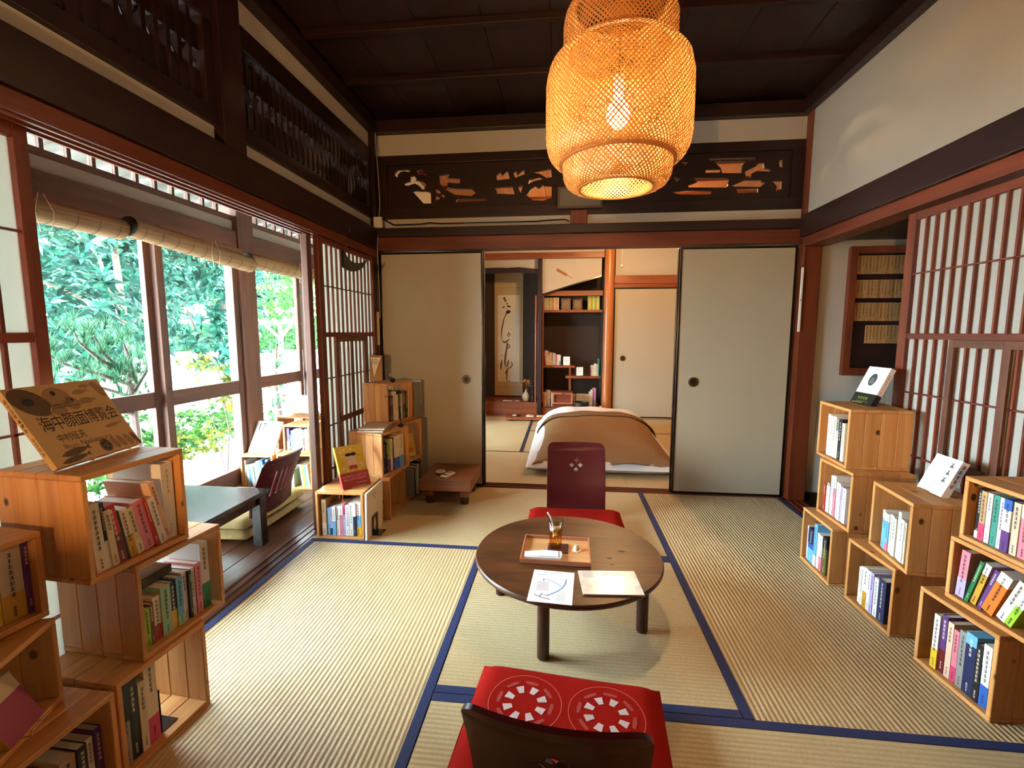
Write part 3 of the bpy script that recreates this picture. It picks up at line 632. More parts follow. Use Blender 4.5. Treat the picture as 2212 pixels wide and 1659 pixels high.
def pseudo(mb, x, y, w_, h, z, n, mi=0, vertical=False, rnd=None):
    """a row or column of small unreadable print marks"""
    rnd = rnd or random
    for k in range(n):
        cx, cy = (x, y-h*(k+.5)/n) if vertical else (x+w_*(k+.5)/n, y)
        cw, ch = (w_, h/n) if vertical else (w_/n, h)
        for q in range(3):
            dy = (q-1)*ch*.27; l = cw*rnd.uniform(.45, .8)/2; t = ch*.055
            mb.add([(cx-l, cy+dy-t, z), (cx+l, cy+dy-t, z), (cx+l, cy+dy+t, z), (cx-l, cy+dy+t, z)], [(0, 1, 2, 3)], mi)
        dx = rnd.uniform(-.15, .15)*cw; t = cw*.06
        mb.add([(cx+dx-t, cy-ch*.36, z), (cx+dx+t, cy-ch*.36, z), (cx+dx+t, cy+ch*.36, z), (cx+dx-t, cy+ch*.36, z)], [(0, 1, 2, 3)], mi)
    return mb
mb = MB(); ribbon(mb, [(.048, .052), (.046, .02), (.038, -.005), (.022, -.03), (.0, -.052), (-.012, -.06)], .006, zz); ribbon(mb, [(-.028, .045), (.0, .035), (.02, .015), (.035, .0)], .003, zz); mb.build('map_river', BLUE, fl)
mb = MB(); ribbon(mb, [(-.055, -.062), (-.03, -.075), (.0, -.083)], .0028, zz); ribbon(mb, [(-.03, -.05), (-.036, -.073)], .0028, zz); ribbon(mb, [(-.028, -.055), (-.005, -.064)], .002, zz); ribbon(mb, [(-.032, .043), (-.033, .033)], .004, zz); pseudo(mb, -.035, .09, .06, .006, zz, 12); pseudo(mb, -.06, .073, .035, .006, zz, 8); mb.build('map_print', INK, fl)
mb = MB()
for k in range(7): pseudo(mb, .02, -.035-.008*k, .03, .003, zz, 9)
for k in range(5): pseudo(mb, -.05, .02-.008*k, .03, .003, zz, 9)
mb.build('small_print', GREY, fl); MB().box((-.055, -.035, zz-.0002), (-.01, .03, zz-.0001)).build('printed_panel', PALE, fl)
mg = thing('magazine', 'glossy silver magazine lying beside the map flyer', 'magazine', T(.178, 1.599, TZ+.0012) @ RZ(R(4.6)))
GLOSS = plain('glossy_cover', rgb(206, 200, 194), .22, spec=.7, noise=.25, nscale=18); MB().box((-.104, -.078, .0002), (.104, .078, .0038)).build('page_block', PAGE, mg)
MB().box((-.105, -.079, .0039), (.105, .079, .0046)).build('cover', GLOSS, mg); MB().box((-.105, -.079, -.0006), (.105, .079, .0001)).build('back_cover', GLOSS, mg)
MB().box((-.09, .03, .0047), (-.052, .07, .0049)).box((-.02, .045, .0047), (.06, .065, .0049)).build('cover_print', plain('cover_grey', rgb(168, 172, 178), .3), mg)

# ---- legless chairs and cushions
LACQ_RED = plain('dark_red_lacquer', rgb(70, 16, 18), .3, spec=.4, noise=.06, nscale=5)
def bent_panel(outline, holes, fn, thick, cuts_x, cuts_y):
    mb = MB(); loops = [[Vector((p[0], p[1], 0)) for p in l] for l in [outline]+holes]
    tri = tessellate_polygon(loops); flat = [p for l in loops for p in l]
    bm = bmesh.new(); vs_ = [bm.verts.new(p) for p in flat]
    for t in tri:
        try: bm.faces.new([vs_[i] for i in t])
        except ValueError: pass
    for cx in cuts_x: bmesh.ops.bisect_plane(bm, geom=bm.verts[:]+bm.edges[:]+bm.faces[:], plane_co=(cx, 0, 0), plane_no=(1, 0, 0))
    for cy in cuts_y: bmesh.ops.bisect_plane(bm, geom=bm.verts[:]+bm.edges[:]+bm.faces[:], plane_co=(0, cy, 0), plane_no=(0, 1, 0))
    bmesh.ops.recalc_face_normals(bm, faces=bm.faces)
    for v in bm.verts: v.co = fn(v.co.x, v.co.y)
    bm.normal_update(); me = bpy.data.meshes.new('backrest'); bm.to_mesh(me); bm.free(); return me
def rrect(x0, x1, y0, y1, r, n=5):
    o = []
    for cx, cy, a in ((x1-r, y1-r, 0), (x0+r, y1-r, 90), (x0+r, y0+r, 180), (x1-r, y0+r, 270)):
        for k in range(n+1): t = R(a+90*k/n); o.append((cx+r*math.cos(t), cy+r*math.sin(t)))
    return o
def backfn(u, s):
    """u across, s up the sheet from the seat front; chair faces +y, seat front at y=.40"""
    if s < .36: y, z = .40-s, .022
    elif s < .48: a = (s-.36)/.12*R(78); r = .12/R(78); y, z = .04-r*math.sin(a), .022+r*(1-math.cos(a))
    else:
        a = R(78); r = .12/a; y, z = .04-r*math.sin(a)-(s-.48)*math.cos(a), .022+r*(1-math.cos(a))+(s-.48)*math.sin(a)
        y -= .05*((s-.48)/.36)**2
    up = max(0, min(1, (s-.40)/.2)); y += up*.9*u*u
    return Vector((u, y, z))
def zaisu(label, M, holes, width=.36):
    t = thing('legless_chair', label, 'chair', M, 'legless floor chairs'); w2 = width/2
    ol = rrect(-w2, w2, .405, .845, .035)
    me = bent_panel(ol, holes, backfn, .01, [-.18+.015*i for i in range(25)], [.42+.015*i for i in range(28)])
    me.materials.append(LACQ_RED); o = inst('backrest', me, t)
    md = o.modifiers.new('thickness', 'SOLIDIFY'); md.thickness = .011; md.offset = 0; es = o.modifiers.new('edges', 'EDGE_SPLIT'); es.split_angle = R(45)
    me2 = bent_panel(rrect(-.2, .2, .0, .404, .03), [], backfn, .01, [-.15+.05*i for i in range(7)], [.05*i for i in range(9)])
    me2.materials.append(LACQ_RED); o2 = inst('seat_board', me2, t)
    md = o2.modifiers.new('thickness', 'SOLIDIFY'); md.thickness = .011; md.offset = 0
    for a in (me, me2): a.polygons.foreach_set('use_smooth', [True]*len(a.polygons))
    for x in (-.15, .15): MB().box((x-.02, .03, 0), (x+.02, .38, .0165)).build('floor_runner', LACQ_RED, t, bevel=.003)
    return t
def dia(cx, cy, r): return [(cx, cy-r), (cx+r, cy), (cx, cy+r), (cx-r, cy)]
D4 = [dia(0, .735, .015), dia(-.027, .708, .015), dia(.027, .708, .015), dia(0, .681, .015)]
FCH = T(.095, 2.775, 0) @ RZ(R(180+1)); NCH = T(.005, .925, 0) @ RZ(R(-5.5))
zaisu('dark red legless chair facing us behind the round table', FCH, D4)
zaisu('dark legless chair cut by the bottom edge of the photo', NCH, D4)
slots = []
for i in range(4):
    x = -.075+.05*i; slots.append([(x-.007, .60), (x+.007, .60), (x+.007, .755), (x, .765), (x-.007, .755)])
zaisu('dark red legless chair with four slots in its back, on the window-side deck', T(-1.80, 2.575, -.03) @ RZ(R(90)), slots, .40)
RED = plain('red_cushion_cloth', rgb(150, 22, 15), .95, spec=.08, bump=.15, nscale=500); KHAKI = plain('khaki_cushion_cloth', rgb(176, 148, 92), .85, noise=.1, nscale=30, bump=.2)
PINKW = plain('cushion_print_white', rgb(214, 190, 190), .8); PINKL = plain('cushion_print_line', rgb(214, 110, 90), .8); FAINT = plain('cushion_print_faint', rgb(168, 58, 50), .8)
def cush_z(u, v, h):
    e = min(1, (1-abs(u))*5.5)*min(1, (1-abs(v))*5.5); e = max(0, e); return h*(.45+.55*math.sqrt(e)) + .004*math.sin(3*u+1)*math.cos(2.3*v)
def cushion(label, M, w_, d_, h, mat, printed, layers=1):
    t = thing('floor_cushion', label, 'cushion', M, 'square floor cushions')
    for q in range(layers):
        mb = MB(); z0 = q*h*.92
        f = lambda a, b: ((a*2-1)*w_/2*(1-.012*(abs(b*2-1))), (b*2-1)*d_/2*(1-.012*abs(a*2-1)), z0+cush_z(a*2-1, b*2-1, h))
        g = lambda a, b: ((a*2-1)*w_/2*(1-.012*(abs(b*2-1))), (b*2-1)*d_/2*(1-.012*abs(a*2-1)), z0+h*.45-min(1, (1-max(abs(a*2-1), abs(b*2-1)))*8)*h*.44)
        mb.grid(26, 26, f); mb.grid(26, 26, g, flip=True)
        o = mb.build('cushion_body' if q == 0 else 'upper_cushion', mat, t)
        bm = bmesh.new(); bm.from_mesh(o.data); bmesh.ops.remove_doubles(bm, verts=bm.verts, dist=1e-4); bm.to_mesh(o.data); bm.free(); o.data.polygons.foreach_set('use_smooth', [True]*len(o.data.polygons))
    if printed:
        P = lambda x, y: (x, y, cush_z(2*x/w_, 2*y/d_, h)+.0012)
        for cx in (-.115, .115):
            cy = .085
            mb = MB(); vs_ = []
            for k in range(48):
                a = 2*math.pi*k/48
                for r in (.1045, .1062): vs_.append(P(cx+r*math.cos(a), cy+r*math.sin(a)))
            mb.add(vs_, [(2*k, 2*k+1, (2*k+3) % 96, (2*k+2) % 96) for k in range(48)]); mb.build('circle_line', PINKL, t)
            mb = MB(); m2 = MB()
            for k in range(8):
                a = 2*math.pi*(k+.5)/8
                mb.add([P(cx+r*math.cos(a+d), cy+r*math.sin(a+d)) for r, d in ((.038, -.19), (.064, -.19), (.064, .19), (.038, .19))], [(0, 1, 2, 3)])
                m2.add([P(cx+r*math.cos(a+d), cy+r*math.sin(a+d)) for r, d in ((.074, -.0), (.083, .0), (.083, .25), (.083, .5), (.074, .5), (.071, .25))], [(0, 1, 2, 3, 4, 5)])
            mb.build('wheel_print', PINKW, t); m2.build('faint_print', FAINT, t)
    return t
cushion('red printed cushion on the chair behind the round table', T(.085, 2.535, .029) @ RZ(R(180)), .55, .48, .062, RED, True)
cushion('red printed cushion on the nearest chair, in front of the table', T(.012, 1.125, .029) @ RZ(R(-5.0)), .56, .50, .062, RED, True)
cushion('thick khaki double cushion on the window-side deck', T(-1.995, 2.60, -.029), .52, .62, .065, KHAKI, False, 2)

# ---- low dark desk on the deck
dk = thing('low_desk', 'low black desk by the window beside the slotted chair', 'desk', T(-1.98, 1.95, -.03))
MB().box((-.36, -.40, .285), (.36, .40, .312)).build('desk_top', W_DESK, dk, bevel=.004)
for x in (-.32, .32):
    for y in (-.36, .36): MB().box((x-.026, y-.026, 0), (x+.026, y+.026, .2845)).build('leg', W_DESK, dk, bevel=.003)
for x in (-.32, .32): MB().box((x-.012, -.332, .235), (x+.012, .332, .2845)).build('apron', W_DESK, dk)
for y in (-.36, .36): MB().box((-.293, y-.012, .235), (.293, y+.012, .2845)).build('apron', W_DESK, dk)

# ---- low stand with tin and remote
st = thing('low_stand', 'small thick low wooden stand in front of the left sliding door', 'stand', T(-.765, 3.105, 0))
MB().box((-.175, -.19, .098), (.175, .19, .178)).build('slab', W_STAND, st, bevel=.006)
for x in (-.12, .12):
    for y in (-.13, .13):
        lg = MB().box((x-.028, y-.028, .05), (x+.028, y+.028, .0975)).build('leg', W_STAND, st, bevel=.003); MB().lathe([(.024, 0), (.03, .012), (.03, .038), (.024, .05)], 18, 0, T(x, y, 0)).build('foot_ball', W_LEG, lg, smooth=True)
tn = thing('round_tin', 'round white tin on the low stand', 'tin', T(-.825, 3.035, .1785)); CREAM = plain('cream_plastic', rgb(238, 232, 220), .4)
MB().lathe([(.03, 0), (.032, .003), (.032, .015)], 32).build('tin_body', plain('tin_dark', rgb(60, 56, 54), .4), tn, smooth=True); MB().lathe([(.034, .0155), (.034, .023), (.031, .025)], 32).build('lid', CREAM, tn, smooth=True)
rm = thing('remote_control', 'white remote control lying on the low stand', 'remote', T(-.765, 3.0, .1785) @ RZ(R(-22)))
MB().box((-.025, -.055, 0), (.025, .055, .016)).build('casing', CREAM, rm, bevel=.005, seg=3, smooth=True); MB().box((-.018, .008, .0162), (.018, .042, .0168)).build('display', plain('lcd_grey', rgb(170, 172, 160), .3), rm); MB().box((-.02, -.036, .0162), (.02, -.022, .0172)).build('button', plain('button_dark', rgb(60, 56, 56), .5), rm)

# ---- rolled bamboo blinds over the windows
REED = wood('reed_blind', rgb(118, 82, 48), rgb(176, 136, 90), 1, 60, .7, stretch=.02, bump=.6); REED_D = plain('reed_end', rgb(44, 30, 24), .9); STRING = plain('blind_cord', rgb(206, 190, 160), .7)
def blind(label, y0, y1, z0, z1, x, r=.056):
    t = thing('bamboo_blind', label, 'blind', T(x, y0, z0), 'rolled reed blinds'); L = y1-y0; dz = z1-z0
    prof = [(0, 0, 0), (0, L, dz)]
    n = 26; mb = MB(); vs_ = []
    for i in range(2):
        for k in range(n):
            a = 2*math.pi*k/n; rr = r*(1+.03*(k % 2)+.05*math.sin(a*2+.5)); vs_.append((rr*math.cos(a), i*L, dz*i+rr*math.sin(a)*.92))
    mb.add(vs_, [(k, (k+1) % n, n+(k+1) % n, n+k) for k in range(n)]); mb.build('roll', REED, t, smooth='all')
    for y, zz_ in ((0, 0), (L, dz)):
        MB().lathe([(r*.96, 0), (r*.5, .002), (.0, .004)], 22, 0, T(0, y+(-.001 if y else .001), zz_) @ RX(R(90 if y == 0 else -90)) @ S(1, .92, 1)).build('roll_end', REED_D, t)
    MB().add([(-.03, 0, .03), (-.03, L, dz+.03), (-.055, L, 1.735-z0), (-.055, 0, 1.735-z0), (-.034, 0, .03), (-.034, L, dz+.03), (-.059, L, 1.735-z0), (-.059, 0, 1.735-z0)], [(0, 1, 2, 3), (7, 6, 5, 4), (0, 4, 5, 1), (3, 2, 6, 7)]).build('hanging_reeds', REED, t)
    k = max(3, round(L/.1))
    for i in range(k):
        y = L*(i+.5)/k; MB().tube([(r*1.04*math.cos(a), y, dz*y/L+r*.96*math.sin(a)) for a in [2*math.pi*j/20 for j in range(20)]], .0012, 4, closed=True).build('stitch_thread', REED_D, t)
    for yf in (.55,):
        y = L*yf; zc = dz*yf
        MB().tube([(r+.012, y-.01, zc+.06), (r+.014, y-.03, zc-.02), (r+.01, y-.012, zc-.10), (r+.012, y+.03, zc-.09), (r+.014, y+.045, zc-.01), (r+.012, y+.01, zc+.06)], .0018, 5).build('pull_cord', STRING, t)
    return t
blind('rolled reed blind nearest the camera, above the left window', 1.30, 2.225, 1.672, 1.672, -2.27)
blind('rolled reed blind sagging in the middle, its cord looped', 2.235, 3.17, 1.69, 1.625, -2.235)
blind('rolled reed blind farthest along the windows', 3.185, 4.25, 1.665, 1.655, -2.27)

# ---- hanging crescent, wires, paper strips, picture
mo = thing('crescent_ornament', 'black iron crescent moon hanging before the left shoji screen', 'ornament', T(-1.315, 2.84, 1.615) @ RZ(math.atan2(2.84, -1.315)-R(90)) @ RX(R(90)))
pts = []
for k in range(29): a = R(94.5+k*261/28); pts.append((.088*math.cos(a), .088*math.sin(a)))
for k in range(1, 24): a = R(325-k*200/24); pts.append((.032+.068*math.cos(a), .032+.068*math.sin(a)))
MB().prism(pts, -.006, .006).build('crescent', IRON, mo); MB().tube([(-.028, .078, 0), (-.026, .12, 0), (-.024, .16, .0)], .007, 8).box((-.045, .15, -.01), (-.005, .18, .01)).build('hook', IRON, mo)
cb = thing('wall_cable', 'thin pale cable running down the far left corner post', 'cable', T(-1.318, 3.283, 0)); WC = plain('pale_cable', rgb(150, 138, 130), .6)
MB().tube([(.0, 0, 2.53), (.002, .0, 2.42), (.012, 0, 2.25), (.018, 0, 2.05), (.008, 0, 1.96)], .0035, 6).tube([(.004, 0, 1.88), (-.004, -.015, 1.75), (-.008, .0, 1.6), (-.004, 0, 1.25)], .0035, 6).build('cable_run', WC, cb, smooth=True)
MB().box((-.028, -.014, 1.885), (.034, .004, 1.96)).build('junction_box', plain('ivory_plastic', rgb(214, 206, 190), .5), cb, bevel=.003)
bc = thing('black_cable', 'black cable lying along the white strip over the sliding doors', 'cable', T(0, 3.268, 0))
MB().tube([(-1.28, .0, 1.945), (-1.20, -.0, 1.90), (-1.0, 0, 1.903), (-.94, 0, 1.91), (-.86, 0, 1.903), (-.3, .0, 1.9015), (-.2, 0, 1.902), (-.1, 0, 1.908), (.0, 0, 1.91), (.03, .03, 1.905)], .0045, 6).build('cable_run', LACQ, bc, smooth=True)
MB().box((-.04, -.045, -.008), (.05, -.0045, 0)).build('x', LACQ, None) if False else None
s1 = thing('paper_slip', 'narrow written paper slip on the far left corner post', 'paper slip', T(-1.3345, 3.283, 1.055)); MB().box((-.03, 0, 0), (.004, .002, .24)).build('slip', plain('aged_paper', rgb(206, 186, 150), .8), s1)
mb = MB(); pseudo(mb, -.013, .235, .012, .22, 0, 12, vertical=True); o = mb.build('slip_writing', GREY, s1); o.matrix_local = Matrix(((1,0,0,0),(0,0,-1,-.0006),(0,1,0,0),(0,0,0,1)))
s2 = thing('slim_signboard', 'slim upright white slat between the right sliding door and pillar', 'slat', T(1.538, 3.272, 1.155)); MB().box((0, -.012, 0), (.012, 0, .415)).build('slat', WHITE, s2, bevel=.001); MB().box((.002, -.0128, .2), (.010, -.0121, .21)).build('slat_mark', GREY, s2)
pf = thing('dark_picture_frame', 'dark framed picture on the beam behind the hanging lamp', 'picture frame', T(.103, 3.30, 1.99) @ RX(R(12)))
MB().holed([(-.15, 0), (.15, 0), (.15, .135), (-.15, .135)], [[(-.135, .015), (-.135, .12), (.135, .12), (.135, .015)]], -.012, .012, 0, RX(R(90))).build('frame', W_DARK[0], pf); MB().box((-.135, -.004, .015), (.135, .004, .12)).build('picture', plain('dark_green_print', rgb(30, 36, 26), .4), pf)

# ================================================================== CRATES AND BOOKS
_pm = {}
def plank_mesh(kind, a, b, mat):
    k = (kind, tuple(round(x, 4) for x in a+b))
    if k not in _pm: _pm[k] = MB().box(a, b).mesh(kind, mat, bevel=.0018, seg=1)
    return _pm[k]
CT = .014
def crate(label, x, y, z, th, w_=.27, h=.27, d=.255, np_=4):
    t = thing('book_crate', label, 'crate', T(x, y, z+.0006) @ RZ(R(th)), 'stacked open cedar crates')
    for zz_ in (0, h-CT):
        for i in range(np_): inst('plank', plank_mesh('plank', (0, 0, 0), (w_, d/np_-.0006, CT), W_CRATE[0]), t, T(0, i*d/np_, zz_))
    for xx in (0, w_-CT):
        for i in range(np_): inst('side_plank', plank_mesh('side_plank', (0, 0, 0), (CT, d/np_-.0006, h-2*CT-.0006), W_CRATE[2]), t, T(xx, i*d/np_, CT+.0003))
    t['_dims'] = (w_, h, d)
    return t
COLS = dict(white=(238, 236, 230), cream=(226, 212, 180), black=(28, 26, 28), grey=(150, 148, 146), red=(176, 44, 40), orange=(224, 116, 36), yellow=(226, 190, 52), mustard=(196, 150, 50),
            lime=(150, 190, 50), green=(36, 110, 66), mint=(160, 206, 180), teal=(70, 150, 136), blue=(50, 96, 180), sky=(110, 180, 224), navy=(34, 44, 82), lilac=(178, 164, 212), purple=(96, 58, 122),
            pink=(222, 130, 146), rose=(206, 70, 110), maroon=(102, 26, 30), brown=(104, 62, 42), tan=(190, 156, 112), peach=(236, 196, 168), olive=(96, 92, 52), beige=(214, 196, 168), ivory=(240, 230, 206))
def bmat(c): return plain('book_'+c, rgb(*COLS[c]), .45, spec=.4)
ORD = ['first', 'second', 'third', 'fourth', 'fifth', 'sixth', 'seventh', 'eighth', 'ninth', 'tenth', 'eleventh', 'twelfth', 'thirteenth', 'fourteenth', 'fifteenth']
_brnd = random.Random(3)
def book(label, M, th, h, d, c, band=None, top=None, group=None, ink=None, marks=True, name='book'):
    t = thing(name, label, 'book', M, group); k = min(.0014, th*.2)
    MB().box((0, 0, 0), (k, d, h)).box((th-k, 0, 0), (th, d, h)).box((k, 0, 0), (th-k, k, h)).build('cover', bmat(c), t)
    MB().box((k, k, .002), (th-k, d-.002, h-.002)).build('page_block', PAGE, t)
    e = .0005
    if band:
        bc_, fr = band; MB().box((-e, -e, 0), (th+e, d*.98, h*fr)).build('paper_band', bmat(bc_), t)
    if top:
        tc_, fr = top; MB().box((-e, -e, h*(1-fr)), (th+e, d*.98, h+.0002)).build('jacket_top', bmat(tc_), t)
    if marks and th > .006:
        mb = MB(); dark = c in ('black', 'navy', 'maroon', 'purple', 'green', 'blue', 'red', 'brown', 'olive')
        n = _brnd.randint(4, 8); wd = min(th*.55, .012)
        pseudo(mb, th/2, h*.93, wd, min(h*.62, wd*1.25*n), 0, n, vertical=True, rnd=_brnd)
        pseudo(mb, th/2, h*.2, wd*.7, min(h*.16, wd*.7*1.2*3), 0, 3, vertical=True, rnd=_brnd)
        mb.build('spine_lettering', bmat('ivory') if dark and not ink else (INK if not ink else bmat(ink)), t, M=Matrix(((1,0,0,0),(0,0,-1,-.0009),(0,1,0,0),(0,0,0,1))))
    return t
def shelve(cr, where, items, inset=.012, x0=None, depth=.125, group=None):
    """items: (thickness, height, colour, look, opts) from left to right as seen from the open front"""
    w_, h, d = cr['_dims'] if '_dims' in cr else (1, 1, 1); M = cr.matrix_world.copy(); x = CT+.004 if x0 is None else x0; prev = 0
    z0 = CT+.0012 if '_dims' in cr else .0012
    for i, it in enumerate(items):
        th, bh, c, look = it[:4]; op = it[4] if len(it) > 4 else {}
        a = R(op.get('lean', 0)); gap = op.get('gap', 0)
        if a < 0 and prev >= 0: x += bh*math.sin(-a)*.98
        x += gap; dd = op.get('d', depth)
        lx = x
        if a > 0: lx = x
        zz_ = z0+(th*math.sin(a) if a > 0 else 0)
        book('%s, %s from left in %s' % (look, ORD[i], where), M @ T(lx, inset+_brnd.uniform(0, .008)+op.get('in', 0), zz_) @ RY(a), th, bh, dd, c, op.get('band'), op.get('top'), group or 'books in the crates', op.get('ink'))
        x += th/math.cos(a)+.0008; prev = a
def wire_stand(label, M, w_, h):
    """M: frame at the bottom-left of the displayed cover, x along the bottom edge, y away, tilted cover not included"""
    t = thing('wire_book_stand', label, 'book stand', M, 'wire stands for display books'); r = .0016
    a, b = w_*.3, w_*.75
    MB().tube([(a, -.018, .012), (a, -.018, .002), (a, .09, .002), (a, .075, h*.62), (b, .075, h*.62), (b, .09, .002), (b, -.018, .002), (b, -.018, .012), (a, -.018, .012)], r, 6).build('wire_frame', WIRE, t, smooth=True)
    MB().tube([(a, .02, .002), (b, .02, .002)], r, 6).build('cross_wire', WIRE, t)
    return t
def display(label, x, y, z, th, tilt, w_, h, thick, cover, spine_left=True, cat='book', name='display_book'):
    """a book shown cover-first, leaning back on a stand; returns the thing, local x right, y up the cover, z out of the cover"""
    base = T(x, y, z) @ RZ(R(th)); M = base @ RX(R(tilt))
    t = thing(name, label, cat, M @ T(0, .002, 0))
    k = .0016
    MB().box((0, 0, -k), (w_, h, 0)).build('front_cover', cover, t); MB().box((0, 0, -thick), (w_, h, -thick+k)).build('back_cover', cover, t)
    MB().box((.0018, .002, -thick+k), (w_-.0018, h-.002, -k)).build('page_block', PAGE, t)
    sx = (0, .0017) if spine_left else (w_-.0017, w_)
    MB().box((sx[0], .0, -thick+k), (sx[1], h, -k)).build('spine', cover, t)
    return t, base

kA = crate('cedar crate topped by the big sea-creature picture book', -1.118, .937, .541, 85.5, .273, .272, .26)
kB = crate('cedar crate midway in the near left stack', -1.101, 1.035, .271, 86.1, .28, .268, .262)
kC = crate('cedar crate on the floor with a black bookend, near left stack', -1.098, .954, 0, 86, .268, .27, .26)
kD = crate('cedar crate on the floor at the bottom left corner', -1.092, .672, 0, 89, .268, .268, .24)
kE = crate('cedar crate at the left edge holding the magenta display book', -1.083, .625, .270, 110, .30, .208, .21, 3)
kF = crate('cedar crate at the left edge holding yellow books', -1.235, .612, .480, 84, .30, .208, .165, 3)
shelve(kA, 'top crate of near left stack', [
 (.026, .175, 'ivory', 'ivory book with black script', dict(in_=0, lean=-3)), (.011, .172, 'black', 'thin black book', dict(lean=-3, top=('black', .5), band=('white', .42))), (.016, .150, 'cream', 'plain cream book', dict(lean=-5)),
 (.022, .160, 'maroon', 'red and maroon book', dict(top=('red', .5), lean=-9)), (.006, .14, 'black', 'very thin black booklet', dict(lean=-9)), (.020, .138, 'ivory', 'ivory book with orange middle', dict(lean=-9, top=('ivory', .25), band=('mustard', .45))),
 (.019, .135, 'cream', 'cream and green book', dict(lean=-10, band=('ivory', .3))), (.028, .145, 'pink', 'pink book', dict(lean=-11)), (.011, .145, 'red', 'slim red book', dict(lean=-12)), (.019, .142, 'white', 'white book', dict(lean=-12)),
 (.017, .185, 'peach', 'tall peach floral book', dict(lean=-13, d=.15)), ], depth=.12)
book('big white boxed book upright at the right end of the top near left crate', kA.matrix_world @ T(.217, .02, CT+.0012), .036, .222, .165, 'white', group='books in the crates', ink='tan')
shelve(kB, 'middle crate of near left stack', [
 (.010, .108, 'cream', 'small cream book'), (.016, .112, 'lime', 'lime green book'), (.013, .118, 'brown', 'brown book'), (.021, .128, 'ivory', 'white book with red foot', dict(band=('red', .35))), (.030, .145, 'mint', 'mint green book'),
 (.018, .142, 'black', 'black book with yellow band', dict(band=('yellow', .4))), (.020, .148, 'sky', 'pale blue book', dict(band=('mint', .2))), (.018, .152, 'white', 'white book'), (.009, .150, 'black', 'slim black book'), (.015, .15, 'white', 'slim white book'),
 (.020, .158, 'pink', 'pink book'), (.030, .212, 'white', 'tall white book with green foot', dict(band=('green', .38), d=.16))], depth=.11, inset=.018)
fb = thing('wrapped_book', 'black film-wrapped book lying across the middle crate books', 'book', kB.matrix_world @ T(.05, .06, .162) @ RZ(R(4))); MB().box((0, 0, 0), (.115, .15, .028)).build('cover', plain('wrapped_black', rgb(40, 36, 36), .12, spec=.8, noise=.3, nscale=20), fb, bevel=.003); MB().box((.003, -.0004, .004), (.112, 0, .024)).build('page_block', plain('wrapped_pages', rgb(70, 60, 54), .3), fb)
shelve(kC, 'floor crate of near left stack', [
 (.022, .225, 'grey', 'black and white patterned book', dict(top=('black', .45))), (.027, .222, 'black', 'thick black book'), (.020, .200, 'cream', 'cream book'), (.034, .238, 'ivory', 'tall ivory book with pink foot', dict(band=('rose', .32)))], depth=.15, inset=.02)
be = thing('bookend', 'black metal bookend in the near floor crate', 'bookend', kC.matrix_world @ T(.132, .03, CT+.0012)); MB().box((0, 0, 0), (.0015, .10, .13)).build('upright_plate', LACQ, be); MB().box((.0016, 0, 0), (.05, .08, .0012)).build('foot_plate', LACQ, be)
shelve(kD, 'bottom left corner crate', [(.02, .13, 'cream', 'cream book'), (.018, .135, 'grey', 'grey book'), (.024, .14, 'ivory', 'ivory book'), (.016, .142, 'maroon', 'maroon book'), (.034, .155, 'tan', 'wide tan book'), (.022, .158, 'black', 'black book'), (.016, .16, 'ivory', 'slim ivory book'), (.018, .172, 'purple', 'purple book')], depth=.13, x0=.08, inset=.03)
shelve(kF, 'crate of yellow books', [(.02, .145, 'brown', 'brown book'), (.02, .14, 'red', 'red book'), (.024, .15, 'green', 'green book', dict(top=('maroon', .5))), (.02, .155, 'black', 'black and red book', dict(top=('maroon', .4))), (.020, .156, 'cream', 'cream book', dict(band=('beige', .3))),
 (.016, .158, 'cream', 'cream book with dark label', dict(band=('navy', .3))), (.016, .162, 'yellow', 'yellow book'), (.042, .172, 'beige', 'wide beige book with yellow band', dict(band=('mustard', .36))), (.013, .174, 'purple', 'slim purple book')], depth=.11, x0=.09, inset=.02)

kR1 = crate('top cedar crate of the far right stack', 1.282, 2.447, .541, -92.9, .272, .27, .255)
kR2 = crate('middle cedar crate of the far right stack', 1.262, 2.372, .2705, -89.8, .262, .27, .255)
kR3 = crate('floor cedar crate of the far right stack holding blue books', 1.226, 2.42, 0, -92, .276, .27, .255)
kR4 = crate('upper cedar crate of the middle right stack, a white book on it', 1.287, 2.016, .2705, -96.5, .266, .27, .245)
kR5 = crate('floor cedar crate of the middle right stack', 1.237, 2.061, 0, -88.3, .272, .27, .255)
kR6 = crate('top cedar crate of the near right stack', 1.293, 1.60, .4855, -87, .31, .207, .24, 3)
kR7 = crate('middle cedar crate of the near right stack with leaning colourful books', 1.282, 1.615, .2745, -84, .31, .210, .23, 3)
kR8 = crate('floor cedar crate of the near right stack', 1.249, 1.672, 0, -85.4, .272, .274, .255)
shelve(kR1, 'top far right crate', [(.026, .20, 'white', 'white book'), (.018, .195, 'white', 'white book'), (.022, .196, 'ivory', 'ivory book'), (.02, .188, 'white', 'white book with black label', dict(band=('white', .3), top=('grey', .3))), (.026, .192, 'black', 'black book'), (.024, .178, 'ivory', 'ivory book', dict(gap=.006))], x0=.062, depth=.14)
shelve(kR2, 'middle far right crate', [(.012, .135, 'red', 'slim red book'), (.024, .145, 'grey', 'grey book', dict(band=('white', .9))), (.022, .19, 'white', 'white book', dict(gap=.008, d=.15)), (.02, .195, 'pink', 'pink and white book', dict(top=('white', .3))), (.022, .172, 'white', 'white book'), (.02, .172, 'white', 'white book'), (.014, .165, 'lilac', 'lilac book'), (.024, .162, 'white', 'white book')], x0=.03, depth=.13)
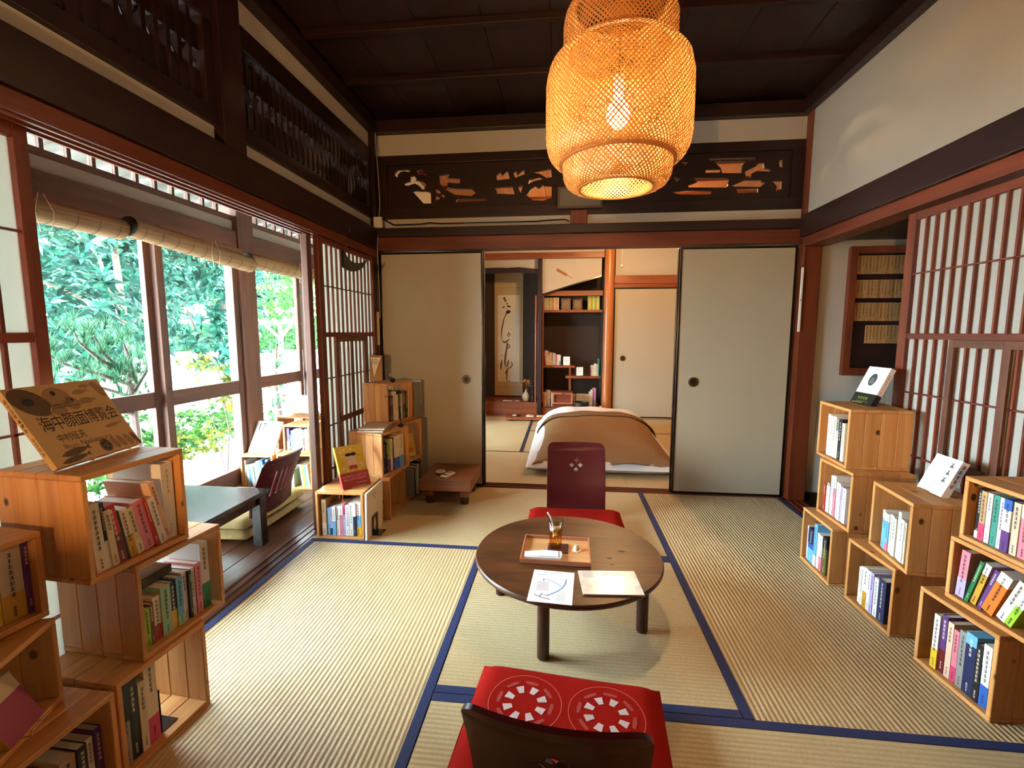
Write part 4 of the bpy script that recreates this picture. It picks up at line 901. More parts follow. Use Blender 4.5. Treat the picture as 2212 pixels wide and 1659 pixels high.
shelve(kR3, 'far right floor crate', [(.016, .17, 'white', 'white book', dict(d=.14)), (.052, .168, 'blue', 'wide blue photo book', dict(top=('navy', .45), band=('sky', .4))), (.026, .21, 'sky', 'pale blue book', dict(band=('white', .25))), (.02, .175, 'white', 'white book'), (.024, .172, 'pink', 'pale pink book', dict(top=('white', .6))), (.036, .178, 'olive', 'olive book', dict(top=('black', .3)))], x0=.03, depth=.13)
shelve(kR4, 'upper middle right crate', [(.016, .155, 'sky', 'sky blue book', dict(top=('white', .22))), (.016, .15, 'sky', 'sky blue book', dict(top=('white', .22))), (.018, .148, 'sky', 'sky blue book with pink corner', dict(top=('white', .2), band=('pink', .22))), (.024, .155, 'white', 'white book'), (.024, .152, 'ivory', 'ivory book'), (.018, .185, 'white', 'tall white book'), (.026, .165, 'white', 'white book'), (.012, .160, 'beige', 'slim beige book')], x0=.055, depth=.13)
shelve(kR5, 'middle right floor crate', [(.014, .155, 'white', 'white book'), (.018, .165, 'white', 'white book'), (.022, .17, 'white', 'white book with yellow foot', dict(band=('mustard', .4))), (.02, .168, 'white', 'white book'), (.018, .172, 'lilac', 'lilac book'), (.024, .16, 'white', 'white book with bold title'), (.04, .172, 'navy', 'wide navy book')], x0=.055, depth=.14)
shelve(kR6, 'top near right crate', [(.014, .16, 'black', 'black book', dict(band=('white', .15))), (.018, .158, 'tan', 'tan book with pink foot', dict(band=('rose', .35))), (.016, .158, 'white', 'white book'), (.018, .16, 'teal', 'teal book', dict(gap=.004)), (.016, .158, 'white', 'white book'), (.022, .16, 'white', 'white book with blue and purple blocks', dict(top=('blue', .2), band=('purple', .4))), (.02, .158, 'beige', 'beige book'), (.026, .158, 'pink', 'pale pink book', dict(top=('white', .25))), (.02, .16, 'mint', 'mint book'), (.02, .158, 'grey', 'grey book')], x0=.03, depth=.12)
L_ = 14
shelve(kR7, 'middle near right crate', [(.028, .158, 'pink', 'bright pink book', dict(lean=3, band=('lilac', .4))), (.012, .155, 'green', 'slim dark green book', dict(gap=.006, lean=L_)), (.018, .152, 'mustard', 'yellow book with white head', dict(lean=L_, top=('white', .25))), (.013, .150, 'purple', 'slim purple book', dict(lean=L_+2, gap=.008)), (.034, .150, 'orange', 'thick orange book with white head', dict(lean=L_+4, top=('white', .25))), (.026, .15, 'ivory', 'ivory book', dict(lean=L_+6, gap=.004)), (.02, .148, 'lime', 'lime book with white head', dict(lean=L_+6, top=('white', .5)))], x0=.018, depth=.11)
shelve(kR8, 'near right floor crate', [(.022, .19, 'white', 'white book with yellow foot', dict(band=('yellow', .36))), (.02, .2, 'purple', 'purple and maroon book', dict(band=('maroon', .4))), (.020, .192, 'peach', 'peach book', dict(gap=.004)), (.018, .178, 'pink', 'pink book with red foot', dict(band=('rose', .3))), (.024, .19, 'grey', 'grey book'), (.034, .20, 'navy', 'wide dark navy book', dict(top=('sky', .18))), (.02, .185, 'black', 'black book'), (.024, .198, 'white', 'white book with red and blue print', dict(band=('blue', .35), top=('white', .35)))], x0=.05, depth=.14)

kM1 = crate('cedar crate on the floor under the yellow display book', -1.354, 2.353, 0, 1.5, .273, .27, .255)
kM2 = crate('floor cedar crate behind the picture-sided crate, holding a green booklet', -1.037, 2.643, 0, 88.6, .265, .27, .255)
kM3 = crate('cedar crate with spiral notebooks lying on it', -1.073, 2.626, .2705, 72.7, .271, .27, .255)
kM4 = crate('topmost cedar crate beside the left sliding door', -1.137, 2.897, .541, 71.3, .272, .27, .205)
kM5 = crate('cedar crate half hidden behind the notebook crate', -1.066, 2.920, .2705, 72, .25, .27, .24)
kM6 = crate('floor cedar crate holding dark magazines beside the low stand', -1.066, 2.925, 0, 74, .25, .27, .24)
shelve(kM1, 'crate under yellow book', [(.024, .205, 'tan', 'tan book with black spine label', dict(d=.15, top=('tan', .2), band=('beige', .35))), (.017, .16, 'blue', 'blue book', dict(band=('sky', .98))), (.016, .162, 'lilac', 'lilac book with navy foot', dict(band=('navy', .25))), (.018, .165, 'sky', 'pale blue book', dict(top=('white', .5))), (.02, .168, 'white', 'white book'), (.018, .168, 'pink', 'pale pink book', dict(top=('white', .3))), (.016, .172, 'lilac', 'lilac and pink book', dict(top=('rose', .3))), (.02, .176, 'white', 'white book with pink title'), (.022, .19, 'white', 'white book'), (.016, .19, 'navy', 'navy and white book', dict(top=('white', .4))), (.026, .195, 'sky', 'pale blue book with yellow foot', dict(band=('yellow', .28), top=('white', .4)))], x0=.028, depth=.13)
shelve(kM2, 'crate behind picture-sided crate', [(.008, .17, 'cream', 'slim cream booklet', dict(d=.16)), (.014, .15, 'green', 'green booklet', dict(top=('cream', .5)))], x0=.02, depth=.12, inset=.03)
shelve(kM3, 'crate under the notebooks', [(.015, .185, 'black', 'black book with blue foot', dict(band=('blue', .4))), (.02, .19, 'black', 'black book'), (.014, .188, 'navy', 'slim navy book'), (.03, .196, 'lime', 'lime book with purple foot', dict(band=('purple', .4))), (.02, .2, 'ivory', 'ivory book with bold script'), (.014, .205, 'maroon', 'slim maroon book'), (.05, .21, 'ivory', 'wide ivory book with blue foot', dict(band=('blue', .35))), (.045, .212, 'cream', 'wide cream book with blue foot', dict(band=('sky', .35)))], x0=.02, depth=.13)
shelve(kM4, 'topmost crate by left door', [(.016, .165, 'cream', 'cream book'), (.014, .168, 'black', 'black book'), (.016, .17, 'brown', 'brown book'), (.014, .168, 'maroon', 'maroon book', dict(band=('purple', .3))), (.03, .195, 'ivory', 'tall ivory patterned book', dict(d=.14)), (.018, .17, 'ivory', 'ivory book'), (.022, .195, 'black', 'tall black book'), (.018, .17, 'ivory', 'slim ivory book'), (.02, .188, 'olive', 'olive book'), (.018, .175, 'maroon', 'red maroon book'), (.024, .182, 'black', 'black and red book', dict(top=('maroon', .4))), (.012, .182, 'cream', 'slim cream book')], x0=.018, depth=.12)
shelve(kM6, 'crate beside low stand', [(.02, .19, 'grey', 'grey magazine'), (.012, .195, 'black', 'black magazine'), (.012, .2, 'white', 'white magazine'), (.014, .205, 'sky', 'pale blue magazine', dict(top=('black', .5))), (.012, .21, 'white', 'white and black magazine'), (.03, .232, 'black', 'tall black file')], x0=.11, depth=.16, inset=-.02)
sp = thing('picture_stand_book', 'yellow display book half hidden in the crate behind notebooks', 'book', kM5.matrix_world @ T(.09, .035, CT+.004) @ RZ(R(-18)) @ RX(R(75))); MB().box((0, 0, -.012), (.1, .16, 0)).build('cover', bmat('yellow'), sp); MB().box((.02, .03, .0003), (.08, .06, .0006)).build('cover_print', bmat('orange'), sp)
wire_stand('wire stand in the half hidden crate behind the notebooks', kM5.matrix_world @ T(.09, .035, CT+.0015) @ RZ(R(-18)), .1, .16)
lean = thing('leaning_picture_book', 'thin white picture book leaning on the side of the front floor crate', 'book', T(-1.073, 2.355, .0012) @ RZ(R(1.5)) @ RY(R(1.2)))
MB().box((0, 0, 0), (.010, .245, .268)).build('cover', bmat('ivory'), lean); MB().box((.0006, -.0004, .002), (.0094, 0, .266)).build('spine', WHITE, lean)
mb = MB(); pseudo(mb, -.17, .23, .06, .02, 0, 4); pseudo(mb, -.14, .205, .03, .014, 0, 3); ribbon(mb, [(-.2, .03), (-.19, .07), (-.17, .09), (-.15, .06), (-.16, .02)], .002, 0); ribbon(mb, [(-.08, .02), (-.07, .06), (-.05, .08), (-.03, .04)], .002, 0); mb.build('cover_drawing', plain('brown_ink', rgb(150, 110, 84), .7), lean, M=Matrix(((0,0,1,.0106),(1,0,0,.245),(0,1,0,0),(0,0,0,1))))
bk = thing('bookend', 'black bookend with an oval cutout on the mat beside the picture book', 'bookend', T(-1.0605, 2.425, 0) @ RZ(R(1.5)))
MB().holed([(0, 0), (.085, 0), (.085, .11), (0, .11)], [[(.0425+.02*math.cos(a), .055+.04*math.sin(a)) for a in [2*math.pi*k/16 for k in range(16)]]], 0, .0016, 0, Matrix(((0,0,1,0),(1,0,0,0),(0,1,0,0),(0,0,0,1)))).build('upright_plate', LACQ, bk); MB().box((.0017, 0, .0002), (.05, .085, .0016)).build('foot_plate', LACQ, bk)

kW1 = crate('pale crate under the framed-looking display book by the window', -2.40, 3.158, -.03, 4, .25, .258, .20)
kW2 = crate('pale crate on the deck behind the slotted chair', -2.119, 3.175, -.03, 3.8, .268, .27, .255)
kW3 = crate('small pale crate topmost by the shoji stile, full of books', -2.097, 3.237, .2405, -1, .213, .21, .20, 3)
kW4 = crate('pale crate behind the small top crate by the window', -2.33, 3.53, -.03, 4, .27, .27, .25); kW5 = crate('pale crate holding up the maroon display book by the window', -2.33, 3.53, .2405, 4, .29, .215, .25)
shelve(kW1, 'crate under framed display book', [(.012, .20, 'white', 'tall white boxed set', dict(d=.14)), (.02, .165, 'white', 'white book', dict(lean=-4)), (.018, .168, 'sky', 'sky blue book', dict(lean=-6)), (.02, .17, 'white', 'white book', dict(lean=-6)), (.016, .172, 'mint', 'mint book', dict(lean=-7)), (.018, .18, 'white', 'white book', dict(lean=-8)), (.028, .195, 'sky', 'bright blue book', dict(lean=-9)), (.02, .2, 'blue', 'deep blue book', dict(lean=-9)), (.018, .205, 'sky', 'pale blue book', dict(lean=-2))], x0=.018, depth=.12)
shelve(kW2, 'crate behind slotted chair', [(.02, .13, 'cream', 'cream book', dict(gap=.08)), (.016, .165, 'mint', 'mint book', dict(gap=.04, lean=-6)), (.014, .17, 'yellow', 'yellow book', dict(lean=-6)), (.016, .17, 'sky', 'sky blue book', dict(lean=-6)), (.014, .172, 'white', 'white book', dict(lean=-6))], x0=.02, depth=.12)
shelve(kW3, 'small top crate by window', [(.022, .168, 'purple', 'purple and white book', dict(band=('white', .4))), (.012, .12, 'navy', 'navy book'), (.024, .15, 'sky', 'sky blue book'), (.016, .162, 'sky', 'pale blue book', dict(top=('white', .4))), (.02, .168, 'white', 'white book'), (.018, .168, 'white', 'white book'), (.014, .16, 'lilac', 'lilac book'), (.014, .158, 'red', 'red and green book', dict(top=('green', .4))), (.018, .166, 'white', 'white book')], x0=.02, depth=.11)

# ---- books on display
TANC = plain('tan_cover', rgb(196, 160, 108), .5)
bb, base = display('large tan picture book of sea creatures on the near left crate', -1.198, .957, .8215, 97.3, 59, .261, .222, .014, TANC, name='picture_book')
mb = MB(); mb.glyph('title', T(.140, .112, .0004) @ S(.0335, .046, 1)); mb.build('title_lettering', INK, bb)
mb = MB(); mb.glyph('author', T(.085, .070, .0004) @ S(.020, .026, 1)); mb.build('author_lettering', INK, bb)
mb = MB(); mb.glyph('roman', T(.118, .047, .0004) @ S(.0225, .020, 1)); mb.build('roman_lettering', plain('brown_print', rgb(96, 62, 40), .6), bb)
SP_M = T(0, .112, -.007) @ Matrix(((0,0,-1,-.0004),(0,-1,0,0),(-1,0,0,0),(0,0,0,1)))
mb = MB(); mb.glyph('spine', Matrix(((0,0,-1,-.0005),(-1,0,0,.118),(0,1,0,-.007),(0,0,0,1))) @ S(.0125, .0085, 1)); mb.build('spine_lettering', INK, bb)
def oval(mb, cx, cy, a, b, rot=0, z=.0003, n=20, mi=0):
    c, s_ = math.cos(rot), math.sin(rot)
    return mb.add([(cx+a*math.cos(t)*c-b*math.sin(t)*s_, cy+a*math.cos(t)*s_+b*math.sin(t)*c, z) for t in [2*math.pi*k/n for k in range(n)]], [tuple(range(n))], mi)
def fish(mb, cx, cy, l, h, rot=0, z=.0003):
    c, s_ = math.cos(rot), math.sin(rot); P = [(-.5, 0), (-.3, .38), (0, .5), (.25, .3), (.36, .1), (.5, .4), (.47, 0), (.5, -.4), (.36, -.1), (.25, -.3), (0, -.5), (-.3, -.38)]
    return mb.add([(cx+(x*l)*c-(y*h)*s_, cy+(x*l)*s_+(y*h)*c, z) for x, y in P], [tuple(range(len(P)))])
mb = MB(); oval(mb, .045, .178, .05, .034, -.7); oval(mb, .155, .024, .017, .02); fish(mb, .07, .03, .085, .02, .1); fish(mb, .06, .012, .085, .016, .1); oval(mb, .254, .02, .006, .02, .3); mb.build('dark_illustration', plain('fish_dark', rgb(84, 62, 40), .6), bb)
mb = MB(); oval(mb, .115, .182, .036, .03); oval(mb, .1, .148, .022, .017); oval(mb, .145, .16, .02, .02); fish(mb, .185, .19, .05, .016, .1); fish(mb, .19, .163, .055, .018, 0); fish(mb, .21, .205, .04, .012); oval(mb, .245, .19, .012, .028, .4); fish(mb, .215, .077, .06, .012, .1)
for k in range(4): oval(mb, .185+.022*k, .024, .009, .02, .3)
mb.build('illustration', plain('fish_mid', rgb(150, 116, 76), .6), bb)
mb = MB(); oval(mb, .112, .195, .006, .007, 0, .0005); oval(mb, .04, .18, .014, .011, 0, .0005); oval(mb, .15, .17, .004, .005, 0, .0005)
for a in range(5): oval(mb, .155+.009*math.cos(a*1.257), .024+.011*math.sin(a*1.257), .004, .004, 0, .0005, 8)
mb.build('illustration_eyes', INK, bb)
wire_stand('wire stand under the big sea-creature picture book', base @ T(0, 0, -.0005), .261, .222)

b1, base = display('white book with black band on the top far right crate', 1.405, 2.418, .8125, -86.8, 66, .14, .19, .024, WHITE, False)
MB().box((-.0005, -.0005, -.0245), (.1405, .055, .0004)).build('paper_band', bmat('black'), b1); mb = MB(); oval(mb, .066, .125, .024, .031, 0, .0004); mb.build('cover_drawing', plain('dark_drawing', rgb(60, 66, 66), .6), b1)
mb = MB()
for k in range(5): oval(mb, .066, .108+.006*k, .02-.002*k, .0012, 0, .0006)
mb.build('drawing_lines', bmat('grey'), b1); mb = MB(); pseudo(mb, .03, .078, .08, .007, .0005, 12); pseudo(mb, .055, .175, .03, .004, .0005, 4); mb.build('cover_title', GREY, b1)
mb = MB(); pseudo(mb, .03, .03, .07, .018, .0007, 4); pseudo(mb, .03, .012, .08, .006, .0007, 10); mb.build('band_lettering', bmat('lime'), b1)
mb = MB(); pseudo(mb, 0, .16, .010, .11, 0, 8, vertical=True); mb.build('spine_lettering', bmat('orange'), b1, M=Matrix(((0,0,1,.1406),(0,1,0,0),(-1,0,0,-.012),(0,0,0,1))))
wire_stand('wire stand under the black-banded white book', base @ T(0, 0, -.0005), .14, .19)
b2_, base = display('white book with brushed title on the middle right stack', 1.403, 1.948, .5425, -92, 66, .125, .15, .026, WHITE, False)
mb = MB()
for k in range(3): pseudo(mb, .094, .136-.030*k, .020, .026, .0004, 1, vertical=True); ribbon(mb, [(.086, .118-.030*k), (.096, .122-.030*k), (.103, .114-.03*k)], .003, .0005)
mb.build('title_lettering', INK, b2_); mb = MB()
ribbon(mb, [(.042+.024*math.cos(a), .105+.026*math.sin(a)) for a in [k*.33 for k in range(20)]], .0012, .0004); ribbon(mb, [(.02, .07), (.035, .06), (.05, .075), (.06, .055), (.045, .04)], .0012, .0004); pseudo(mb, .015, .02, .06, .006, .0004, 9); pseudo(mb, .05, .04, .04, .006, .0004, 6); mb.build('cover_drawing', GREY, b2_)
mb = MB(); pseudo(mb, 0, .14, .016, .10, 0, 5, vertical=True); mb.build('spine_lettering', INK, b2_, M=Matrix(((0,0,1,.1256),(0,1,0,0),(-1,0,0,-.013),(0,0,0,1))))
wire_stand('wire stand under the brushed-title white book', base @ T(0, 0, -.0005), .125, .15)
YEL = plain('yellow_cover', rgb(222, 182, 56), .35, spec=.5)
b3, base = display('yellow book with red band on the floor crate by the shoji', -1.205, 2.389, .2725, 50, 64, .165, .245, .022, YEL)
MB().box((-.0005, -.0005, -.0225), (.1655, .088, .0004)).build('paper_band', bmat('red'), b3); mb = MB(); mb.glyph('band1', T(.083, .064, .0006) @ S(.0096, .013, 1)); mb.glyph('band2', T(.083, .047, .0006) @ S(.0102, .013, 1)); pseudo(mb, .085, .022, .06, .007, .0006, 9); mb.build('band_lettering', WHITE, b3)
mb = MB(); oval(mb, .07, .178, .017, .018); oval(mb, .10, .178, .017, .018); mb.prism([(.056, .125), (.114, .125), (.106, .165), (.064, .165)], .0003, .0004); mb.build('figure_print', bmat('peach'), b3)
mb = MB(); oval(mb, .07, .190, .018, .01, 0, .0006); oval(mb, .10, .190, .018, .01, 0, .0006); pseudo(mb, .12, .18, .03, .008, .0005, 3); pseudo(mb, .02, .15, .02, .006, .0005, 3); mb.build('figure_hair', INK, b3); MB().box((.062, .113, .0003), (.108, .126, .0005)).box((.062, .104, .0003), (.082, .114, .0005)).box((.088, .104, .0003), (.108, .114, .0005)).build('figure_trousers', bmat('red'), b3)
mb = MB()
for x, y in ((.03, .21), (.05, .222), (.09, .222), (.03, .115), (.135, .13), (.14, .115), (.05, .1), (.075, .098), (.12, .1), (.035, .185)): oval(mb, x, y, .008, .006, 0, .0004, 10)
mb.build('doodles', plain('doodle_white', rgb(238, 226, 190), .6), b3); wire_stand('wire stand under the yellow display book', base @ T(0, 0, -.0005), .165, .245)
rb_ = thing('bookmark_ribbon', 'thin orange ribbon hanging over the front of the floor crate', 'ribbon', T(-1.19, 2.347, .275)); MB().tube([(0, .03, .002), (0, -.001, .0), (.002, -.004, -.03), (.008, -.005, -.07)], .001, 5).tube([(.004, .03, .002), (.004, -.001, 0), (.003, -.004, -.02), (-.003, -.005, -.06)], .001, 5).build('ribbon', bmat('orange'), rb_)
b4, base = display('white display book with a large number on the window crate', -2.393, 3.24, .2295, -6, 61, .225, .255, .014, WHITE, False)
mb = MB(); mb.glyph('n17', T(.055, .205, .0005) @ S(.075, .085, 1)); mb.glyph('sai', T(.105, .205, .0005) @ S(.026, .034, 1)); ribbon(mb, [(.06, .165), (.09, .163), (.12, .165)], .003, .0005); ribbon(mb, [(.085, .15), (.1, .175), (.115, .17)], .003, .0005); pseudo(mb, .125, .215, .07, .006, .0005, 12); mb.build('title_lettering', bmat('navy'), b4)
MB().box((.035, .03, .0002), (.175, .155, .0004)).build('cover_picture', plain('pale_blue_picture', rgb(196, 224, 232), .5), b4); mb = MB(); ribbon(mb, [(.06, .04), (.07, .08), (.085, .11), (.1, .14)], .004, .0006); ribbon(mb, [(.12, .04), (.115, .09), (.1, .14)], .004, .0006); mb.build('picture_lines', plain('picture_blue', rgb(150, 180, 200), .6), b4)
wire_stand('wire stand under the large-number display book', base @ T(0, 0, -.0005), .225, .255)
b5, base = display('maroon-edged white book seen from behind at the window', -2.05, 3.70, .4575, 178, 50, .24, .23, .012, WHITE, False); MB().box((0, 0, .0002), (.24, .23, .003)).build('maroon_jacket', bmat('maroon'), b5)
wire_stand('wire stand under the book seen from behind', base @ T(0, 0, -.0005), .24, .23)
b6, base = display('magenta book with yellow spine on a wire stand at the left edge', -1.127, .755, .2855, 112, 64, .10, .125, .022, plain('magenta_cover', rgb(150, 44, 84), .4))
MB().box((-.0006, 0, -.022), (-.0001, .125, 0)).build('yellow_spine', bmat('mustard'), b6); MB().box((0, .085, .0002), (.10, .1252, .0006)).build('cover_head', bmat('beige'), b6); wire_stand('wire stand holding the magenta book at the left edge', base @ T(0, 0, -.0005), .10, .125)

# ---- small things on the mid-left crates
nb = thing('spiral_notebook', 'brown spiral notebook, upper of two on the mid crate', 'notebook', T(-1.23, 2.66, .5545) @ RZ(R(8))); nb2 = thing('spiral_notebook', 'black-edged spiral notebook under the brown one', 'notebook', T(-1.235, 2.655, .5425) @ RZ(R(4)))
KRAFT = plain('kraft_cover', rgb(190, 150, 116), .6)
for t, c in ((nb, KRAFT), (nb2, KRAFT)):
    MB().box((0, 0, .0008), (.155, .21, .0085)).build('pages', PAGE, t); MB().box((-.001, -.001, .0086), (.156, .211, .0098)).build('cover', c, t); MB().box((-.001, -.001, 0), (.156, .211, .0007)).build('back_cover', bmat('black'), t)
    for k in range(14): MB().tube([(.006+.0*k+.145*k/13, -.002+.006*math.cos(a), .005+.006*math.sin(a)) for a in [2*math.pi*j/8 for j in range(8)]], .0009, 4, closed=True).build('spiral_ring', WHITE, t)
pn = thing('black_pen', 'black magnifier with a round lens on the mid crate edge', 'magnifier', T(-1.03, 2.845, .5425)); MB().tube([(0, 0, .006), (0, 0, .1)], .004, 8).build('handle', LACQ, pn); MB().lathe([(.014, 0), (.02, .006), (.02, .014), (.012, .02)], 20).build('base', LACQ, pn, smooth=True)
aw = thing('award_plaque', 'clear acrylic award plaque with a pennant on the topmost crate', 'plaque', T(-1.335, 3.035, .8125) @ RZ(R(14)) @ RX(R(-8)))
ACR = glass('acrylic', (.93, .95, .95, 1)); MB().box((0, 0, 0), (.115, .012, .19)).build('acrylic_block', ACR, aw, bevel=.002); MB().box((.02, .0122, .004), (.105, .02, .18)).build('wooden_back', W_CRATE[2], aw)
mb = MB(); mb.prism([(.03, .165), (.098, .165), (.052, .03)], 0, .0008, 0, Matrix(((1,0,0,0),(0,0,-1,-.0004),(0,1,0,0),(0,0,0,1)))); pe = mb.build('pennant', bmat('ivory'), aw)
mb = MB(); mb.glyph('award', Matrix(((1,0,0,.055),(0,0,-1,-.0014),(0,1,0,.135),(0,0,0,1))) @ S(.0135, .0135, 1)); mb.build('pennant_lettering', INK, aw)
ba = thing('cork_bottle', 'tiny corked glass bottle beside the award plaque', 'bottle', T(-1.165, 3.03, .8125)); MB().lathe([(.010, 0), (.011, .003), (.011, .03), (.006, .038), (.006, .044)], 16).build('bottle_body', ACR, ba, smooth=True); MB().lathe([(.0055, .040), (.0065, .056)], 12).build('cork', KRAFT, ba)
pc = thing('pine_cone', 'small dark pine cone on the topmost crate', 'pine cone', T(-1.135, 3.0, .8125)); MB().lathe([(.004, 0), (.014, .006), (.017, .014), (.012, .024), (.003, .031)], 9).build('core', plain('cone_dark', rgb(46, 30, 24), .8), pc)
for k in range(26):
    a = k*2.4; z = .004+.024*k/26; r = .015*math.sin(math.pi*min(.95, (k+4)/30)); MB().box((-.004, 0, -.001), (.004, .007, .001), 0, T(r*math.cos(a), r*math.sin(a), z) @ RZ(a-1.57) @ RX(.5)).build('scale', plain('cone_scale', rgb(60, 40, 30), .8), pc)
fh = thing('document_file', 'clear file with a hanging paper sheet beside the topmost crate', 'file', T(-1.035, 3.165, .5425) @ RZ(R(72))); MB().box((0, 0, 0), (.07, .16, .25)).build('file_body', plain('grey_file', rgb(128, 122, 112), .4), fh); MB().box((.072, 0, .08), (.074, .12, .26)).build('paper_sheet', WHITE, fh)
mb = MB(); pseudo(mb, .02, .24, .06, .012, 0, 3); pseudo(mb, .02, .22, .06, .012, 0, 3); mb.build('sheet_print', INK, fh, M=Matrix(((0,0,1,.0745),(1,0,0,0),(0,1,0,0),(0,0,0,1))))
# ---- framed board of wooden tags in the right alcove
fb_ = thing('tag_board', 'dark framed board of wooden name tags on the right alcove wall', 'board', T(1.835, 3.305, .868)); W_, H_ = .66, .832
MB().box((.02, -.012, .02), (W_-.02, -.001, H_-.02)).build('back_panel', W_DARK[0], fb_)
for a, b in (((0, -.035, 0), (.045, -.0005, H_)), ((W_-.045, -.035, 0), (W_, -.0005, H_)), ((.045, -.035, 0), (W_-.045, -.0005, .05)), ((.045, -.035, H_-.045), (W_-.045, -.0005, H_))): MB().box(a, b).build('frame_bar', W_RED[2], fb_, bevel=.003)
W_TAG = wood('tag_wood', rgb(150, 110, 64), rgb(192, 148, 92), 2, 20, .6); tagm = MB().box((0, -.004, 0), (.0205, 0, .118)).mesh('name_tag', W_TAG, bevel=.001, seg=1); trnd = random.Random(5)
for row, (zz_, x0, n) in enumerate(((.660, .055, 26), (.507, .055, 26), (.360, .058, 26), (.215, .132, 22))):
    MB().box((.046, -.024, zz_-.022), (W_-.046, -.0125, zz_-.004)).build('shelf_bar', W_DARK[0], fb_)
    for k in range(n):
        tg = inst('name_tag', tagm, fb_, T(x0+k*.0212, -.0125, zz_-.003))
        mb = MB(); pseudo(mb, .0102, .112, .011, .1*trnd.uniform(.6, 1), 0, trnd.randint(4, 6), vertical=True, rnd=trnd); mb.build('tag_writing', INK, tg, M=Matrix(((1,0,0,0),(0,0,-1,-.0048),(0,1,0,0),(0,0,0,1))))

# ================================================================== BACK ROOM
class Slot:
    def __init__(s, M): s.matrix_world = M
    def __contains__(s, k): return False
def shelf_books(where, M, items, **k): shelve(Slot(M), where, items, x0=0, group='books on the alcove shelves', **k)
# alcove walls and woodwork
struct('wall_tokonoma', MB().box((XL, 6.86, 0), (.53, 6.92, 2.58)).box((-.335, 6.34, 0), (-.286, 6.859, 2.1)).box((.53, 6.40, 0), (.575, 6.92, 2.58)).box((XL-.002, 6.40, 0), (XL+.03, 6.859, 2.1)), PLASTER_D)
trim((-.340, 6.305, .0), (-.283, 6.339, 2.122), W_DARK[2]); 
struct('wall_alcove_upper', MB().prism([(XL+.031, 1.99), (-.345, 1.99), (-.345, 2.2), (XL+.031, 2.2)], 0, .03, 0, Matrix(((1,0,0,0),(0,0,-1,6.42),(0,1,0,0),(0,0,0,1)))).prism([(-.282, 1.664), (.50, 1.902), (.50, 2.122), (-.282, 2.122)], 0, .03, 0, Matrix(((1,0,0,0),(0,0,-1,6.38),(0,1,0,0),(0,0,0,1)))), PLASTER)
pts = [(XL+.031, 1.985), (-1.2, 1.99), (-1.08, 2.012), (-.9, 2.015), (-.75, 2.01), (-.6, 2.018), (-.45, 2.0), (-.345, 1.99), (-.345, 1.935), (-.6, 1.95), (-.9, 1.945), (XL+.031, 1.93)]
_tn[0] += 1; struct('trim_%d' % _tn[0], MB().prism(pts, 0, .06, 0, Matrix(((1,0,0,0),(0,0,-1,6.40),(0,1,0,0),(0,0,0,1)))), W_DARK[0])
_tn[0] += 1; struct('trim_%d' % _tn[0], MB().prism([(-.282, 1.648), (.50, 1.884), (.50, 1.902), (-.282, 1.664)], 0, .036, 0, Matrix(((1,0,0,0),(0,0,-1,6.384),(0,1,0,0),(0,0,0,1)))), LACQ)
trim((-.28, 6.44, 1.642), (.53, 6.50, 1.71), W_BACK[0]); trim((XL+.031, 6.32, 0), (-.342, 6.859, .188), W_BACK[0]); trim((-.28, 6.36, 0), (.53, 6.859, .115), W_BACK[0])
pil = MB().lathe([(.070, 0), (.066, .1), (.067, 1.0), (.065, 2.0), (.064, 2.58)], 28, 0, T(.60, 6.335, 0)); _tn[0] += 1; struct('trim_%d' % _tn[0], pil, W_PILLAR, smooth=True)
for x in (-.365, -.27): MB().tube([(x, 6.30 if x < -.3 else 6.35, .19), (x, 6.30 if x < -.3 else 6.35, 1.64)], .012, 10).build('bamboo_batten', W_BACK[2], bpy.data.objects['trim_%d' % _tn[0]], smooth=True)
def closet(x0, x1, label, knob):
    t = thing('closet_door', label, 'sliding door', T(x0, 6.335, .004), 'closet doors of the back room'); W_ = x1-x0
    MB().box((.013, -.008, .013), (W_-.013, .008, 1.712)).build('paper_panel', FUSUMA, t)
    for a, b in (((0, -.012, 0), (.013, .012, 1.725)), ((W_-.013, -.012, 0), (W_, .012, 1.725)), ((.013, -.012, 1.712), (W_-.013, .012, 1.725)), ((.013, -.012, 0), (W_-.013, .012, .013))): MB().box(a, b).build('frame_bar', LACQ, t)
    MB().lathe([(.037, 0), (.037, .004), (.028, .005), (.024, .001)], 24, 0, T(knob-x0, -.008, .80) @ RX(R(90))).build('finger_pull', BRONZE, t, smooth=True)
closet(.668, 1.51, 'pale closet door with a round pull at the end of the back room', .80); closet(1.512, 2.199, 'closet door of the back room hidden behind the right sliding door', 2.08)
pd = thing('wall_cutout_inlay', 'small dark wooden paddle on the white triangular wall', 'ornament', T(-.028, 6.349, 1.945) @ RY(R(29))); MB().prism([(-.075, -.018), (.075, -.016), (.09, -.006), (.09, .006), (.075, .016), (-.075, .018)], -.006, .0, 0, RX(R(90))).build('cutout_body', W_BACK[0], pd); MB().tube([(.088, .002, 0), (.16, .002, 0)], .0035, 6).build('handle', W_BACK[0], pd)  # dark inlay puts the shade of a wall cutout into solid colour
